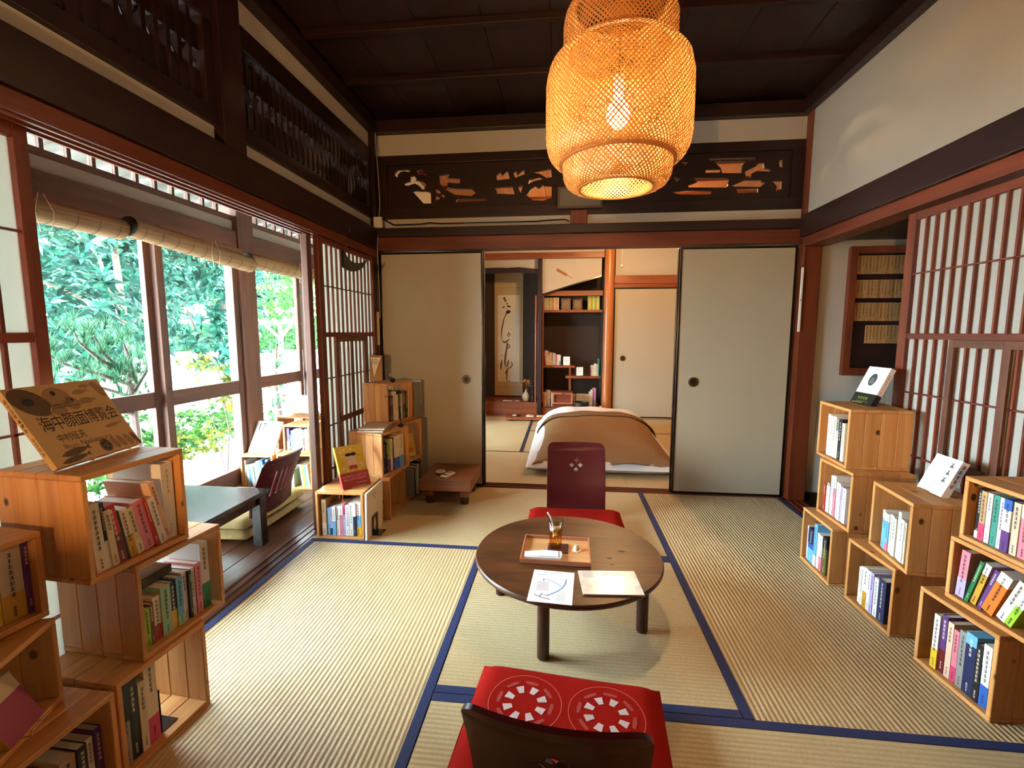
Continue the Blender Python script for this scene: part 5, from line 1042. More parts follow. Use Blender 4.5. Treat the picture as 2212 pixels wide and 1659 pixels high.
# hanging scroll
sl = thing('hanging_scroll', 'hanging scroll with ink brushwork in the dark alcove', 'scroll', T(-.795, 6.845, .19)); SM = Matrix(((1,0,0,0),(0,0,-1,0),(0,1,0,0),(0,0,0,1)))
MB().box((-.21, 0, 0), (.21, .004, 1.82)).build('silk_mount', plain('scroll_silk', rgb(186, 158, 116), .8, noise=.06, nscale=200), sl); MB().box((-.165, -.0012, .225), (.16, -.0002, 1.50)).build('painting_paper', plain('scroll_paper', rgb(222, 208, 178), .8), sl)
MB().tube([(-.23, 0, .006), (.23, 0, .006)], .012, 10).build('roller', W_DARK[0], sl)
for z in (.14, 1.6): MB().box((-.21, -.001, z), (.21, -.0001, z+.006)).build('mount_band', plain('scroll_band', rgb(150, 118, 80), .8), sl)
mb = MB(); zz = .0016
for x, y, r in ((-.065, 1.45, .02), (-.05, 1.42, .018), (-.025, 1.375, .014), (-.01, 1.34, .018), (.015, 1.33, .016), (-.07, 1.33, .012), (-.085, 1.32, .012), (-.01, 1.255, .034), (.01, 1.26, .02), (-.03, 1.3, .01), (.1, 1.11, .006), (.03, 1.0, .006), (-.1, .62, .009)): oval(mb, x, y, r, r*.8, .3, zz, 10)
ribbon(mb, [(-.03, 1.245), (-.07, 1.16), (-.095, 1.05), (-.11, .95), (-.105, .85)], [.016, .012, .02, .014, .006], zz); ribbon(mb, [(-.005, .96), (.02, .92), (.0, .89), (-.02, .91), (.0, .945)], .012, zz)
mb.build('ink_branch', plain('ink_brown', rgb(58, 44, 38), .8), sl, M=SM)
mb = MB(); ribbon(mb, [(-.1, .84), (-.07, .81), (-.03, .82), (.01, .86)], [.008, .03, .03, .01], zz); ribbon(mb, [(-.02, .8), (-.03, .72), (-.05, .6), (-.06, .5), (-.05, .45)], [.03, .025, .03, .02, .01], zz); ribbon(mb, [(.0, .78), (.015, .74), (-.02, .72)], .018, zz); ribbon(mb, [(-.1, .55), (-.115, .48), (-.12, .4)], [.01, .03, .012], zz); ribbon(mb, [(.0, .55), (-.015, .49), (-.03, .43)], [.012, .024, .01], zz)
ribbon(mb, [(.04, .52), (.055, .48), (.03, .44), (-.02, .41), (-.05, .35), (-.02, .33)], [.012, .018, .016, .016, .016, .01], zz); ribbon(mb, [(-.02, .40), (-.03, .3), (-.03, .25), (.0, .23), (.03, .235)], [.02, .016, .012, .008, .004], zz); mb.build('ink_characters', plain('ink_grey', rgb(92, 86, 88), .8), sl, M=SM)
# alcove shelves
def shelf(label, a, b):
    t = thing('alcove_shelf', label, 'shelf', T(a[0], a[1], a[2])); d = [b[i]-a[i] for i in range(3)]; MB().box((0, 0, 0), d).build('shelf_board', W_BACK[0], t, bevel=.002); MB().box((0, -.004, -.004), (d[0], -.0002, d[2])).build('edge_strip', W_BACK[0], t); return t
shelf('upper alcove shelf holding thin booklets', (-.28, 6.47, 1.425), (.528, 6.858, 1.455)); shelf('left stepped alcove shelf with a leaning row of books', (-.28, 6.50, .66), (.17, 6.858, .688)); s_ = shelf('right stepped alcove shelf', (.045, 6.50, .515), (.528, 6.858, .543)); MB().box((.045, .02, -.40), (.075, .06, -.001)).box((.045, .02, .029), (.075, .06, .144)).build('shelf_post', W_BACK[2], s_)
its = lambda cols, h0, h1, th, lean=0: [(th*_brnd.uniform(.7, 1.2), _brnd.uniform(h0, h1), c, '%s book' % c, dict(lean=lean)) for c in cols]
shelf_books('left row on upper shelf', T(-.262, 6.50, 1.455), [(.016, .17, c, 'thin %s booklet' % c) for c in ('beige', 'tan', 'cream', 'mint', 'tan', 'beige', 'mustard', 'tan', 'cream', 'beige', 'tan', 'ivory')])
shelf_books('right row on upper shelf', T(.335, 6.50, 1.455), [(.017, .185, c, 'thin %s booklet' % c) for c in ('lime', 'cream', 'mustard', 'lime', 'cream', 'lime', 'mustard', 'cream', 'lime')])
for x, l in ((-.03, 'brown picture book facing out, left one on the upper shelf'), (.13, 'dark picture book facing out, right one on the upper shelf')):
    t, base = display(l, x, 6.52, 1.458, 0, 76, .13, .165, .008, plain('old_print_%d' % (x > 0), rgb(104, 80, 50) if x < 0 else rgb(70, 50, 40), .5, noise=.5, nscale=40)); MB().box((.02, .03, .0002), (.11, .13, .0005)).build('cover_picture', plain('old_print_pic', rgb(120, 92, 60), .5, noise=.5, nscale=60), t); wire_stand('small wire stand, %s on the upper shelf' % ('left' if x < 0 else 'right'), base, .13, .12)
shelf_books('left stepped shelf row', T(-.262, 6.53, .688), [(.014, .19, 'red', 'slim red book'), (.02, .205, 'ivory', 'ivory book', dict(lean=-4)), (.02, .2, 'white', 'white book', dict(lean=-4)), (.022, .19, 'orange', 'orange-edged book', dict(lean=-4, band=('ivory', .8))), (.024, .175, 'ivory', 'ivory book', dict(lean=-3)), (.022, .172, 'white', 'white book'), (.022, .165, 'ivory', 'ivory book'), (.02, .145, 'pink', 'pink book'), (.026, .148, 'white', 'white book'), (.024, .142, 'sky', 'pale blue and white book', dict(top=('white', .6)))])
shelf_books('right stepped shelf row', T(.385, 6.53, .543), [(.012, .12, 'maroon', 'slim maroon book'), (.022, .145, 'beige', 'beige book'), (.022, .145, 'cream', 'cream book'), (.022, .168, 'ivory', 'ivory book'), (.022, .162, 'beige', 'beige book'), (.018, .235, 'teal', 'tall teal book')])
for x, z, l in ((.01, .690, 'small white display card on the left stepped shelf'), (.195, .545, 'small white display card on the right stepped shelf')):
    t, base = display(l, x, 6.53, z, 0, 78, .092, .12, .01, WHITE, cat='card', name='display_card'); mb = MB(); pseudo(mb, .015, .095, .06, .012, .0004, 4); pseudo(mb, .015, .06, .06, .02, .0004, 3); pseudo(mb, .015, .025, .06, .01, .0004, 5); mb.build('card_print', INK if x > .1 else bmat('red'), t)
shelf_books('bottom left alcove row', T(-.262, 6.42, .115), [(.02, .19, 'orange', 'orange book', dict(d=.13)), (.02, .2, 'cream', 'cream book'), (.05, .225, 'beige', 'wide beige book'), (.018, .215, 'brown', 'brown book'), (.028, .2, 'ivory', 'ivory book'), (.014, .2, 'maroon', 'slim maroon book'), (.026, .195, 'cream', 'cream book'), (.02, .185, 'grey', 'grey book')])
shelf_books('bottom right alcove row', T(.155, 6.42, .115), [(.026, .17, 'yellow', 'pale yellow book')]+[(.019, .175, 'white', 'small white paperback', dict(gap=.012 if i == 0 else 0)) for i in range(9)]+[(.02, .21, 'white', 'taller white book'), (.026, .24, 'white', 'white book'), (.02, .262, 'rose', 'rose and blue book', dict(band=('blue', .4))), (.022, .26, 'lilac', 'lilac book')])
# things on the alcove floor
vs_t = thing('flower_vase', 'small pale vase of dried flowers in the alcove', 'vase', T(-.505, 6.46, .189)); MB().lathe([(.03, 0), (.045, .02), (.056, .06), (.044, .10), (.016, .13), (.014, .155), (.018, .16)], 24).build('vase_body', plain('pale_ceramic', rgb(176, 158, 128), .4, noise=.15, nscale=30), vs_t, smooth=True)
DRY = plain('dried_flower', rgb(150, 96, 52), .9, noise=.3, nscale=60); mb = MB(); rn = random.Random(4)
for k in range(26):
    a, el, r = rn.uniform(0, 6.28), rn.uniform(.1, 1.3), rn.uniform(.05, .075); c = Vector((math.cos(a)*math.cos(el)*r*1.05, math.sin(a)*math.cos(el)*r, .20+math.sin(el)*r*1.4))
    mb.lathe([(.004, -.014), (.016, -.006), (.018, .004), (.008, .014)], 7, 0, T(*c) @ RX(rn.uniform(-1, 1)) @ RY(rn.uniform(-1, 1)))
o = mb.build('flower_heads', DRY, vs_t); o['kind'] = 'stuff'; MB().tube([(0, 0, .1), (.01, 0, .2), (.02, .01, .25)], .003, 5).tube([(0, 0, .1), (-.02, 0, .21)], .003, 5).build('stems', DRY, vs_t)
bs = thing('wicker_column', 'dark wicker basket column beside the alcove post', 'basket', T(-.405, 6.42, .189)); mb = MB()
for k in range(9): MB().lathe([(.034, k*.03), (.042, k*.03+.008), (.042, k*.03+.022), (.034, k*.03+.0295)], 16).build('wicker_ring', W_DARK[0], bs, smooth=True)
for x, w_, l in ((-.83, .13, 'white paper sheet on the alcove floor, left'), (-.66, .06, 'small card on the alcove floor, right')):
    t = thing('paper_sheet', l, 'paper', T(x, 6.40, .189)); MB().box((0, 0, 0), (w_, .10, .001)).build('sheet', WHITE, t); mb = MB(); pseudo(mb, .01, .06, w_-.02, .02, .0014, 5); mb.build('sheet_print', GREY, t)
bx_ = thing('wooden_box', 'reddish brown wooden box with an open framed front by the alcove', 'box', T(-.13, 6.16, 0)); MB().box((0, 0, 0), (.27, .16, .20)).build('box_body', W_BOX, bx_, bevel=.003); MB().box((.01, .03, .2), (.26, .15, .34)).build('upper_case', W_BOX, bx_)
for a, b in (((.0, .0, .201), (.022, .03, .345)), ((.248, 0, .201), (.27, .03, .345)), ((.022, 0, .325), (.248, .03, .345)), ((.022, 0, .201), (.248, .03, .212))): MB().box(a, b).build('front_frame', W_RIM, bx_, bevel=.002)
MB().box((-.006, -.006, .346), (.276, .16, .362)).build('lid', W_BOX, bx_, bevel=.002); MB().lathe([(.004, 0), (.012, .006), (.010, .014)], 12, 0, T(.135, -.003, .34) @ RX(R(90))).build('knob', BRONZE, bx_, smooth=True)
bn = thing('round_bin', 'round black bin beside the wooden box', 'bin', T(.25, 6.12, 0)); BIN = plain('black_leather', rgb(30, 24, 24), .5); MB().lathe([(.095, 0), (.1, .01), (.105, .235), (.098, .237), (.09, .02)], 32).build('bin_body', BIN, bn, smooth=True); MB().tube([(-.1, 0, .2), (-.09, 0, .30), (-.07, 0, .31)], .006, 8).build('handle', BIN, bn)
ty = thing('tray_table', 'low wooden tray with papers on the back room mats', 'tray', T(-.42, 6.02, 0)); MB().box((-.31, -.12, .02), (.31, .12, .05)).build('tray_slab', W_BACK[0], ty, bevel=.003)
for x in (-.27, .27): MB().box((x-.02, -.1, 0), (x+.02, .1, .0195)).build('foot', W_BACK[0], ty)
for x, w_, c, l in ((-.66, .12, 'black', 'open dark magazine on the tray in the back room'), (-.47, .1, 'white', 'white crumpled paper on the back room tray'), (-.33, .12, 'peach', 'peach leaflet on the back room tray')):
    t = thing('leaflet', l, 'leaflet', T(x, 5.97, .0505)); MB().box((0, 0, 0), (w_, .12, .004)).build('page', bmat(c), t); MB().box((.01, .01, .0041), (w_*.5, .11, .012 if c == 'white' else .006)).build('folded_page', bmat('white' if c != 'peach' else 'cream'), t)
wc = thing('power_cable', 'white power cord at the foot of the round pillar', 'cable', T(.55, 6.22, 0)); MB().tube([(-.04, .0, .16), (-.02, .0, .12), (-.03, 0, .06), (.0, -.0, .02), (.08, -.0, .012), (.16, 0, .02)], .006, 8).build('cord', WHITE, wc, smooth=True); MB().box((-.055, -.012, .12), (-.025, .012, .17)).build('plug', WHITE, wc, bevel=.003)
kk = [crate('crate at the %s of the small stack in the back room' % l, -1.17, 5.80, z, 62, .26, .262, .22) for l, z in (('foot', 0), ('middle', .263), ('top', .5255))]
shelve(kk[2], 'top back room crate', [(.02, .15, 'orange', 'orange book'), (.022, .17, 'white', 'white book'), (.024, .165, 'black', 'black book'), (.02, .16, 'cream', 'cream book')], x0=.03, depth=.12)
shelve(kk[1], 'middle back room crate', [(.02, .18, 'brown', 'brown book'), (.03, .17, 'tan', 'tan book'), (.02, .19, 'cream', 'cream book', dict(gap=.06))], x0=.03, depth=.12)
shelve(kk[0], 'lowest back room crate', [(.02, .17, 'red', 'red book'), (.02, .18, 'white', 'white book'), (.026, .2, 'olive', 'olive book'), (.02, .19, 'black', 'black book'), (.02, .18, 'cream', 'cream book')], x0=.03, depth=.12)
t, base = display('small cream card leaning atop the back room crates', -1.12, 5.86, .7915, 70, 66, .14, .15, .006, bmat('cream'), cat='card', name='display_card'); mb = MB(); pseudo(mb, .03, .1, .08, .03, .0004, 2); mb.build('card_print', INK, t)
# ---- futon bed
bd = thing('futon_bed', 'white futon with duvet on the back room mats', 'bed', T(.33, 3.66, 0)); SHEET = plain('white_sheet', rgb(232, 232, 236), .85, bump=.25, nscale=14); BLK = plain('brown_blanket', rgb(142, 108, 70), .9, noise=.08, nscale=60, bump=.2)
def pad(z0, z1, x0, x1, y0, y1, seed):
    mb = MB(); rnd = random.Random(seed); ph = [rnd.uniform(0, 6) for _ in range(4)]
    def f(a, b, top):
        u, v = a*2-1, b*2-1; e = (1-abs(u)**6)*(1-abs(v)**8); wob = .008*math.sin(9*u+ph[0])*math.cos(11*v+ph[1])+.006*math.sin(23*u+ph[2]+5*v)
        k = .5+.5*max(0, e)**.35 if top else .5-.5*max(0, e)**.5
        return (x0+(x1-x0)*a, y0+(y1-y0)*b, z0+(z1-z0)*k+(wob if top and e > .05 else 0))
    mb.grid(40, 46, lambda a, b: f(a, b, True)); mb.grid(40, 46, lambda a, b: f(a, b, False), flip=True); return mb
pad(.0, .115, -.62, .60, .0, 1.95, 1).build('mattress', SHEET, bd, smooth='all')
def humpz(y): 
    ks = [(-.1, .07), (.05, .105), (.3, .145), (.7, .2), (1.1, .25), (1.45, .285), (1.65, .29), (1.85, .25), (2.05, .12), (2.2, .06)]
    for (a, p), (b, q) in zip(ks, ks[1:]):
        if y <= b: k = (y-a)/(b-a); k = k*k*(3-2*k); return p+(q-p)*k
    return .06
def cover(x0, x1, y0, y1, off, thick, seed, sag):
    mb = MB(); rnd = random.Random(seed); ph = [rnd.uniform(0, 6) for _ in range(6)]
    def f(a, b, dz):
        y = y0+(y1-y0)*b; u = a*2-1; x = (x0+x1)/2+(x1-x0)/2*u*(1.0-.05*math.sin(b*2.5)); h = humpz(y)
        k = max(0, 1-abs(u)**5); z = .025+(h-.025)*k**.6+off*(.4+.6*k)+.007*math.sin(7*x+ph[0]+3*y)*k+.005*math.sin(17*x+9*y+ph[1])*k
        if y < .10: z = min(z, .10+.5*(y-.03)+.010*math.sin(14*x+ph[2]))
        return (x, y, max(.006+off*.5, z)+dz)
    mb.grid(48, 48, lambda a, b: f(a, b, 0)); mb.grid(48, 48, lambda a, b: f(a, b, -thick), flip=True)
    n = 49; top = lambda i, j: j*n+i; bo = n*n
    edge = [top(i, 0) for i in range(48)]+[top(48, j) for j in range(48)]+[top(i, 48) for i in range(48, 0, -1)]+[top(0, j) for j in range(48, 0, -1)]
    for a, b in zip(edge, edge[1:]+edge[:1]): mb.f.append((a, bo+a, bo+b, b)); mb.m.append(0)
    return mb
cover(-.625, .655, .30, 2.12, .006, .02, 5, 0).build('duvet', SHEET, bd, smooth='all')
bl = thing('brown_blanket', 'brown blanket spread over the white futon', 'blanket', T(.33, 3.66, 0)); cover(-.60, .64, .035, 1.26, .034, .008, 5, 0).build('blanket_cloth', BLK, bl, smooth='all'); cover(-.605, .645, 1.13, 1.275, .044, .007, 5, 0).build('folded_edge', plain('blanket_underside', rgb(120, 94, 66), .9), bl, smooth='all')

# ================================================================== GARDEN
def leafmat(name, stops, trans=.4):
    m, nt, b = nmat(name); N = nt.nodes.new; L = nt.links.new
    g = N('ShaderNodeNewGeometry'); r = N('ShaderNodeValToRGB')
    while len(r.color_ramp.elements) < len(stops): r.color_ramp.elements.new(.5)
    for e, (p, c) in zip(r.color_ramp.elements, stops): e.position = p; e.color = c
    L(g.outputs['Random Per Island'], r.inputs[0]); L(r.outputs[0], b.inputs['Base Color']); b.inputs['Roughness'].default_value = .5; b.inputs['Specular IOR Level'].default_value = .08
    t = N('ShaderNodeBsdfTranslucent'); L(r.outputs[0], t.inputs[0]); mx = N('ShaderNodeMixShader'); mx.inputs[0].default_value = trans
    L(b.outputs[0], mx.inputs[1]); L(t.outputs[0], mx.inputs[2]); L(mx.outputs[0], nt.nodes['Material Output'].inputs['Surface']); MATS[name] = m; return m
LF_T = leafmat('glossy_teal_leaf', [(0, rgb(9, 34, 29)), (.5, rgb(20, 58, 48)), (.85, rgb(40, 92, 74)), (1, rgb(84, 134, 110))])
LF_G = leafmat('fresh_green_leaf', [(0, rgb(18, 50, 22)), (.6, rgb(42, 88, 34)), (1, rgb(84, 120, 48))])
LF_Y = leafmat('yellow_green_leaf', [(0, rgb(48, 72, 26)), (.6, rgb(92, 100, 34)), (1, rgb(124, 104, 36))])
LF_P = leafmat('pine_needle', [(0, rgb(18, 54, 38)), (.6, rgb(46, 96, 68)), (1, rgb(104, 146, 108))])
LF_H = leafmat('hedge_leaf', [(0, rgb(22, 50, 20)), (.6, rgb(48, 84, 36)), (1, rgb(84, 112, 60))])
BARK = plain('pale_bark', rgb(120, 104, 90), .9, noise=.3, nscale=20); BARK2 = plain('dark_bark', rgb(80, 66, 60), .9, noise=.3, nscale=20)
def leaf(mb, P, d, up, l, w_):
    s_ = d.cross(up)
    if s_.length < 1e-4: s_ = Vector((1, 0, 0))
    s_.normalize(); n = s_.cross(d).normalized()
    a, b, c = P, P+d*l*.5+n*l*.06, P+d*l-n*l*.12
    mb.add([a, b+s_*w_/2, c, b-s_*w_/2, P+d*l*.25+s_*w_*.4, P+d*l*.25-s_*w_*.4], [(0, 4, 1, 3, 5), (1, 2, 3)])
def rdir(rn): 
    z = rn.uniform(-1, 1); a = rn.uniform(0, 2*math.pi); r = math.sqrt(1-z*z); return Vector((r*math.cos(a), r*math.sin(a), z))
def whorls(c, rad, n, l, w_, k, rn, shell=.55):
    mb = MB()
    for _ in range(n):
        d = rdir(rn); q = rn.uniform(shell, 1)**.6; P = Vector((c[0]+d.x*rad[0]*q, c[1]+d.y*rad[1]*q, c[2]+d.z*rad[2]*q)); ax = (d+Vector((rn.uniform(-.5, .5), rn.uniform(-.5, .5), .7+rn.uniform(-.3, .5)))).normalized()
        x = ax.orthogonal().normalized(); y = ax.cross(x); a0 = rn.uniform(0, 6)
        for j in range(k):
            a = a0+2*math.pi*j/k; dd = (x*math.cos(a)+y*math.sin(a)+ax*rn.uniform(-.1, .55)).normalized(); s_ = rn.uniform(.7, 1.2); leaf(mb, P, dd, ax, l*s_, w_*s_)
    return mb
def tree(name, label, base, clumps, mat, l, w_, k, trunk, seed, cat='tree', bark=None):
    t = thing(name, label, cat, T(*base)); rn = random.Random(seed); mb = MB()
    for c, rad, n in clumps: 
        m2 = whorls(c, rad, n, l, w_, k, rn); mb.add(m2.v, m2.f)
    o = mb.build('foliage', mat, t); o['kind'] = 'stuff'
    if trunk:
        for pts, r in trunk: MB().tube(pts, [r*(1-.6*i/(len(pts)-1)) for i in range(len(pts))], 8).build('branch', bark or BARK, t, smooth=True)
    return t
G0 = -.5
struct('ground', MB().box((-60, -40, G0-.1), (-2.53, 60, G0)), plain('pale_gravel', rgb(222, 222, 216), .9, noise=.08, nscale=30))
tree('rhododendron_shrub', 'large glossy-leaved shrub outside the nearest window', (-5.4, 5.0, G0), [((0, -.1, 2.1), (.9, 1.1, .9), 210), ((-.3, .9, 2.9), (1.0, 1.0, .9), 170), ((-.2, -.9, 2.9), (1., 1., 1.), 170), ((.1, .2, 3.3), (1.1, 1.6, .7), 170), ((.5, -.8, 1.7), (.6, .8, .6), 90)], LF_T, .15, .045, 8,
     [([(0, .25, 0), (.05, .25, .9), (0, .25, 1.5), (.1, .1, 2.6), (.0, .3, 3.3)], .06), ([(0, .25, 1.5), (.1, -.3, 2.0), (.2, -1.2, 2.3)], .03), ([(0, .25, 1.6), (.2, -.2, 2.5), (.3, -.7, 2.9)], .025), ([(0, .25, 1.6), (0, .8, 2.2), (-.1, 1.1, 2.9)], .03)], 11)
tree('rhododendron_shrub', 'large glossy-leaved shrub outside the second window', (-5.7, 7.15, G0), [((0, -.2, 2.0), (.9, .9, .8), 190), ((0, .3, 2.8), (1.0, .9, .8), 190), ((.2, -.6, 3.1), (1., .9, .8), 150), ((.3, -.3, 1.35), (.5, .6, .35), 40)], LF_T, .14, .042, 8, [([(0, 0, 0), (.1, 0, .9), (0, .1, 1.8), (.1, .3, 2.8)], .05), ([(.1, 0, .8), (.2, -.5, 1.3), (.1, -.7, 2.0)], .03), ([(.1, 0, .6), (.3, .5, 1.0), (.2, .6, 1.8)], .025)], 12, bark=BARK2)
def tuft(mb, P, d, l, n, rn):
    for _ in range(n):
        q = (d*rn.uniform(.4, 1.3)+rdir(rn)*.8).normalized(); s_ = q.cross(Vector((0, 0, 1))); s_ = s_.normalized() if s_.length > .01 else Vector((1, 0, 0)); e = P+q*l*rn.uniform(.7, 1.1)
        mb.add([P-s_*.0034, P+s_*.0034, e], [(0, 1, 2)])
def pine(label, base, trunk, branches, seed, l=.12, n=34):
    t = thing('pine_tree', label, 'tree', T(*base), 'garden pines'); rn = random.Random(seed); MB().tube(trunk, [.055*(1-.7*i/(len(trunk)-1)) for i in range(len(trunk))], 9).build('trunk', BARK2, t, smooth=True); mb = MB()
    for br in branches:
        MB().tube(br, [.018*(1-.6*i/(len(br)-1)) for i in range(len(br))], 6).build('branch', BARK2, t, smooth=True)
        for a, b in zip(br, br[1:]):
            a, b = Vector(a), Vector(b)
            for q in range(4):
                P = a.lerp(b, rn.random())+Vector((rn.uniform(-.1, .1), rn.uniform(-.1, .1), rn.uniform(.0, .1))); tuft(mb, P, Vector((rn.uniform(-.4, .4), rn.uniform(-.4, .4), 1)).normalized(), l, n, rn)
        P = Vector(br[-1])
        for q in range(5): tuft(mb, P+Vector((rn.uniform(-.09, .09), rn.uniform(-.09, .09), rn.uniform(0, .09))), Vector((rn.uniform(-.6, .6), rn.uniform(-.6, .6), 1)).normalized(), l, n, rn)
    o = mb.build('needles', LF_P, t); o['kind'] = 'stuff'; return t
pine('spreading pine branch close outside the nearest window', (-3.6, 3.5, G0), [(0, 0, 0), (.03, -.02, .6), (.02, -.02, 1.05), (.0, -.03, 1.35)],
     [[(.02, 0, 1.25), (.08, -.12, 1.32), (.1, -.3, 1.48), (.1, -.36, 1.62)], [(.02, 0, 1.3), (.08, -.3, 1.42), (.1, -.48, 1.58), (.1, -.5, 1.64)], [(.02, 0, 1.2), (.12, -.35, 1.32), (.12, -.6, 1.42), (.1, -.68, 1.48)], [(.02, 0, 1.3), (.05, -.05, 1.45), (.05, -.08, 1.55)], [(.02, 0, 1.1), (.12, -.3, 1.2), (.12, -.62, 1.32)], [(.02, 0, 1.15), (0, .15, 1.3), (-.02, .2, 1.4)], [(.02, 0, 1.0), (.1, -.18, 1.15), (.12, -.25, 1.28)], [(.02, 0, 1.0), (.1, .08, 1.15), (.1, .1, 1.25)], [(.02, 0, .95), (.12, -.4, 1.1), (.14, -.55, 1.2)]], 21)
pine('small upright pine outside the window farther along', (-4.0, 6.1, G0), [(0, 0, 0), (.02, .02, .5), (-.02, .0, .95), (.0, .05, 1.45)], [[(0, 0, .55), (.2, -.2, .6), (.3, -.35, .68)], [(0, 0, .5), (-.2, .25, .58), (-.25, .4, .65)], [(0, 0, .8), (.18, -.15, .85), (.25, -.25, .92)], [(0, 0, .8), (-.15, .2, .85), (-.2, .3, .92)], [(0, 0, 1.1), (-.1, .2, 1.15), (-.12, .35, 1.22)], [(0, 0, 1.1), (.1, -.12, 1.15)], [(0, .03, 1.3), (-.05, .15, 1.42)], [(0, 0, .3), (.2, .1, .36), (.35, .15, .42)], [(0, 0, .3), (-.1, -.25, .36)]], 22, .085, 30)
tree('maple_tree', 'fresh green maple above the distant hedge', (-8.4, 12.9, G0), [((0, 0, 3.0), (1.8, 1.8, .6), 330), ((.3, .2, 3.6), (1.6, 1.6, .6), 300), ((.2, -.4, 2.4), (1.3, 1.4, .4), 220), ((0, 0, 4.3), (1.4, 1.4, .6), 200)], LF_G, .11, .06, 6, [([(0, 0, 0), (.1, .1, 1.5), (0, 0, 3.2)], .09), ([(.1, .1, 1.5), (.7, .4, 2.4), (1.2, .6, 3.2)], .05), ([(.1, .1, 1.4), (-.6, -.4, 2.4), (-1, -.6, 3)], .05)], 13)
tree('garden_tree', 'dense teal tree behind the near shrubs', (-9.5, 8.6, G0), [((0, 0, 2.6), (2, 2.2, 1.6), 420), ((0, 1.5, 3.6), (1.8, 1.8, 1.4), 300), ((0, -2, 3.2), (1.8, 2, 1.8), 320)], LF_T, .22, .08, 7, [([(0, 0, 0), (0, 0, 2), (0, 0, 3.6)], .12)], 14)
tree('garden_tree', 'tall green tree rising behind the hedge', (-15.5, 21, G0), [((0, 0, 5), (3.5, 3.5, 2.6), 420), ((2.5, 3, 4), (3, 3, 2.2), 320), ((-3, -2.5, 4.5), (3, 3, 2.5), 320)], LF_G, .3, .14, 6, [([(0, 0, 0), (0, 0, 2), (0, 0, 5)], .2)], 15)
tree('nandina_shrub', 'thin-stemmed yellow-green shrub just outside the second window', (-3.55, 4.45, G0), [((0, 0, 1.15), (.22, .26, .22), 34), ((.1, .2, .9), (.2, .2, .15), 22), ((-.05, -.2, 1.32), (.2, .15, .12), 18), ((.1, -.05, .72), (.2, .22, .12), 14)], LF_Y, .065, .022, 7, [([(0, 0, 0), (.03, .05, .6), (0, 0, 1.2)], .01), ([(.02, -.02, 0), (-.05, .12, .5), (.08, .2, .95)], .008), ([(0, .02, 0), (.05, -.15, .6), (-.05, -.2, 1.3)], .008), ([(.03, 0, 0), (.12, -.05, .4), (.1, -.05, .75)], .007)], 16, 'shrub', BARK2)
tree('low_shrub', 'low bright green bush along the planting edge', (-5.3, 6.55, G0), [((0, 0, .25), (.5, .9, .35), 120), ((-.1, .9, .2), (.5, .7, .3), 80), ((.1, -.7, .25), (.4, .6, .3), 80)], LF_G, .1, .045, 6, None, 17, 'shrub')
tree('low_shrub', 'low green bush below the nearest window', (-5.1, 4.6, G0), [((0, 0, .3), (.5, .9, .4), 150), ((.2, -.9, .3), (.5, .8, .4), 120)], LF_G, .1, .045, 6, None, 18, 'shrub')
tree('low_shrub', 'yellowish ground shrub between the low bushes', (-4.9, 5.6, G0), [((0, 0, .15), (.35, .5, .22), 80)], LF_Y, .07, .03, 6, None, 19, 'shrub')
# hedge on a pale retaining wall, and a shed
HM = T(-10.2, 15.3, G0) @ RZ(R(33)); wlr = thing('retaining_wall', 'pale concrete retaining wall under the distant hedge', 'wall', HM); MB().box((-9, 0, 0), (7, .3, .95)).build('wall_slab', plain('pale_concrete', rgb(206, 208, 204), .9, noise=.06, nscale=6), wlr)
MB().box((-9, -.03, .95), (7, .33, 1.0)).build('coping', plain('pale_concrete', rgb(206, 208, 204)), wlr)
hd = thing('clipped_hedge', 'long clipped green hedge on the pale wall', 'hedge', HM @ T(0, .2, 1.0)); MB().box((-8.9, .12, 0), (6.9, .85, .92)).build('hedge_core', plain('hedge_core', rgb(48, 92, 50), .9, noise=.3, nscale=8), hd)
mb = MB(); rn = random.Random(31)
for _ in range(5200):
    x = rn.uniform(-6, 6); z = rn.uniform(0, 1.0); y = .1 if z < .93 else rn.uniform(.1, .85); leaf(mb, Vector((x, y, z)), (Vector((0, -1, .2))+rdir(rn)).normalized(), Vector((0, 0, 1)), .11, .06)
o = mb.build('hedge_leaves', LF_H, hd); o['kind'] = 'stuff'
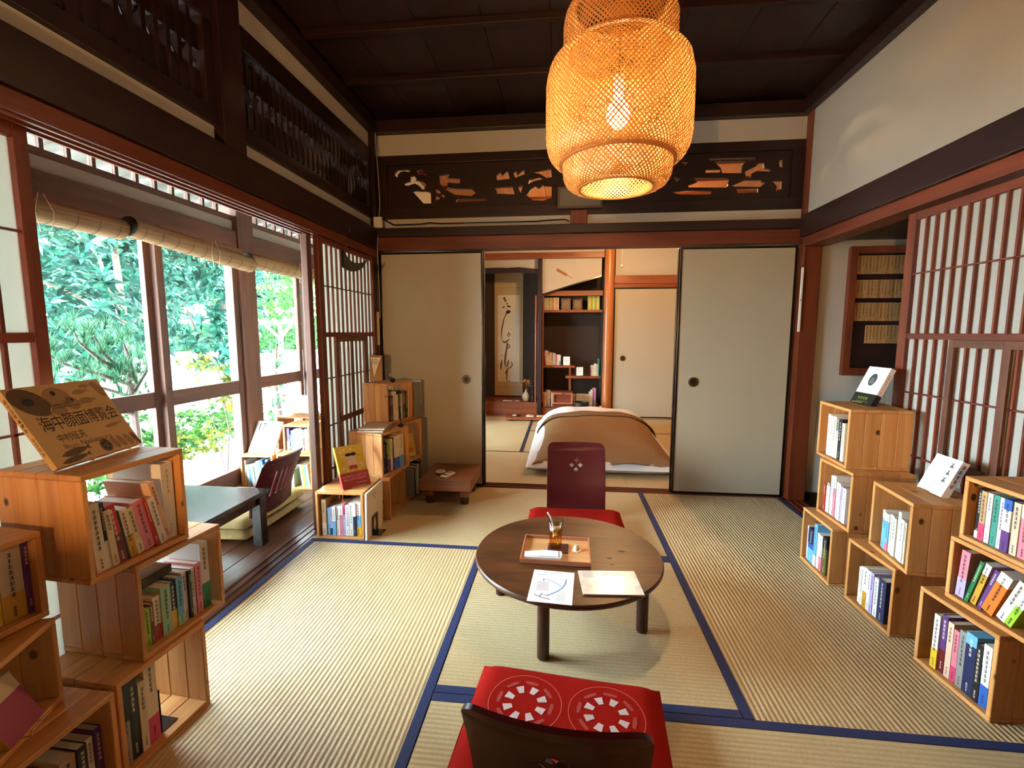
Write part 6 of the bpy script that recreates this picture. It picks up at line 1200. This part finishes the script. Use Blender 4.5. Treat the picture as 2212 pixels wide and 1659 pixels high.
sh = thing('garden_shed', 'blue-grey shed beyond the hedge', 'shed', T(-13.6, 20.2, G0) @ RZ(R(33))); MB().box((-1.4, 0, 0), (1.4, 2, 2.55)).build('shed_wall', plain('shed_blue', rgb(96, 110, 136), .7), sh); MB().box((-1.6, -.2, 2.55), (1.6, 2.2, 2.7)).build('shed_roof', plain('shed_roof', rgb(70, 78, 90), .6), sh)
# eaves outside the windows
ev = struct('ceiling_eaves', MB().add([(-2.53, -2.5, 2.60), (-2.53, 7, 2.60), (-3.75, 7, 2.36), (-3.75, -2.5, 2.36), (-2.53, -2.5, 2.63), (-2.53, 7, 2.63), (-3.75, 7, 2.39), (-3.75, -2.5, 2.39)], [(0, 1, 2, 3), (7, 6, 5, 4), (0, 4, 5, 1), (1, 5, 6, 2), (2, 6, 7, 3), (3, 7, 4, 0)]), W_EAVE)
rm_ = MB().add([(0, 0, 0), (0, .055, 0), (-1.2, .055, -.236), (-1.2, 0, -.236), (0, 0, -.065), (0, .055, -.065), (-1.2, .055, -.296), (-1.2, 0, -.296)], [(3, 2, 1, 0), (4, 5, 6, 7), (0, 1, 5, 4), (1, 2, 6, 5), (2, 3, 7, 6), (3, 0, 4, 7)]).mesh('rafter', W_EAVE)
y = -1.0
while y < 6.9: inst('rafter', rm_, ev, T(-2.54, y, 2.597)); y += .303
for x, z in ((-2.75, 2.612), (-3.0, 2.546), (-3.25, 2.48), (-3.5, 2.414)): MB().box((x-.10, -2.4, z-.004), (x+.12, 6.95, z-.001), 0, None).build('soffit_board', W_EAVE, ev) if False else None
MB().box((-3.80, -2.5, 2.33), (-3.755, 7, 2.42)).build('fascia', W_EAVE, ev)
struct('roof', MB().box((-2.62, -2.6, 2.76), (2.9, 7.3, 2.86)).box((-2.62, -2.6, 2.4), (-2.53, 7.3, 2.759)), W_DARK[1]); struct('wall_house_far', MB().box((-2.6, 7.0, -.1), (2.86, 7.1, 2.75)), PLASTER)
struct('foundation', MB().box((-2.5, -2.4, -.5), (2.86, 7.1, -.13)), plain('foundation_grey', rgb(120, 118, 112), .9))
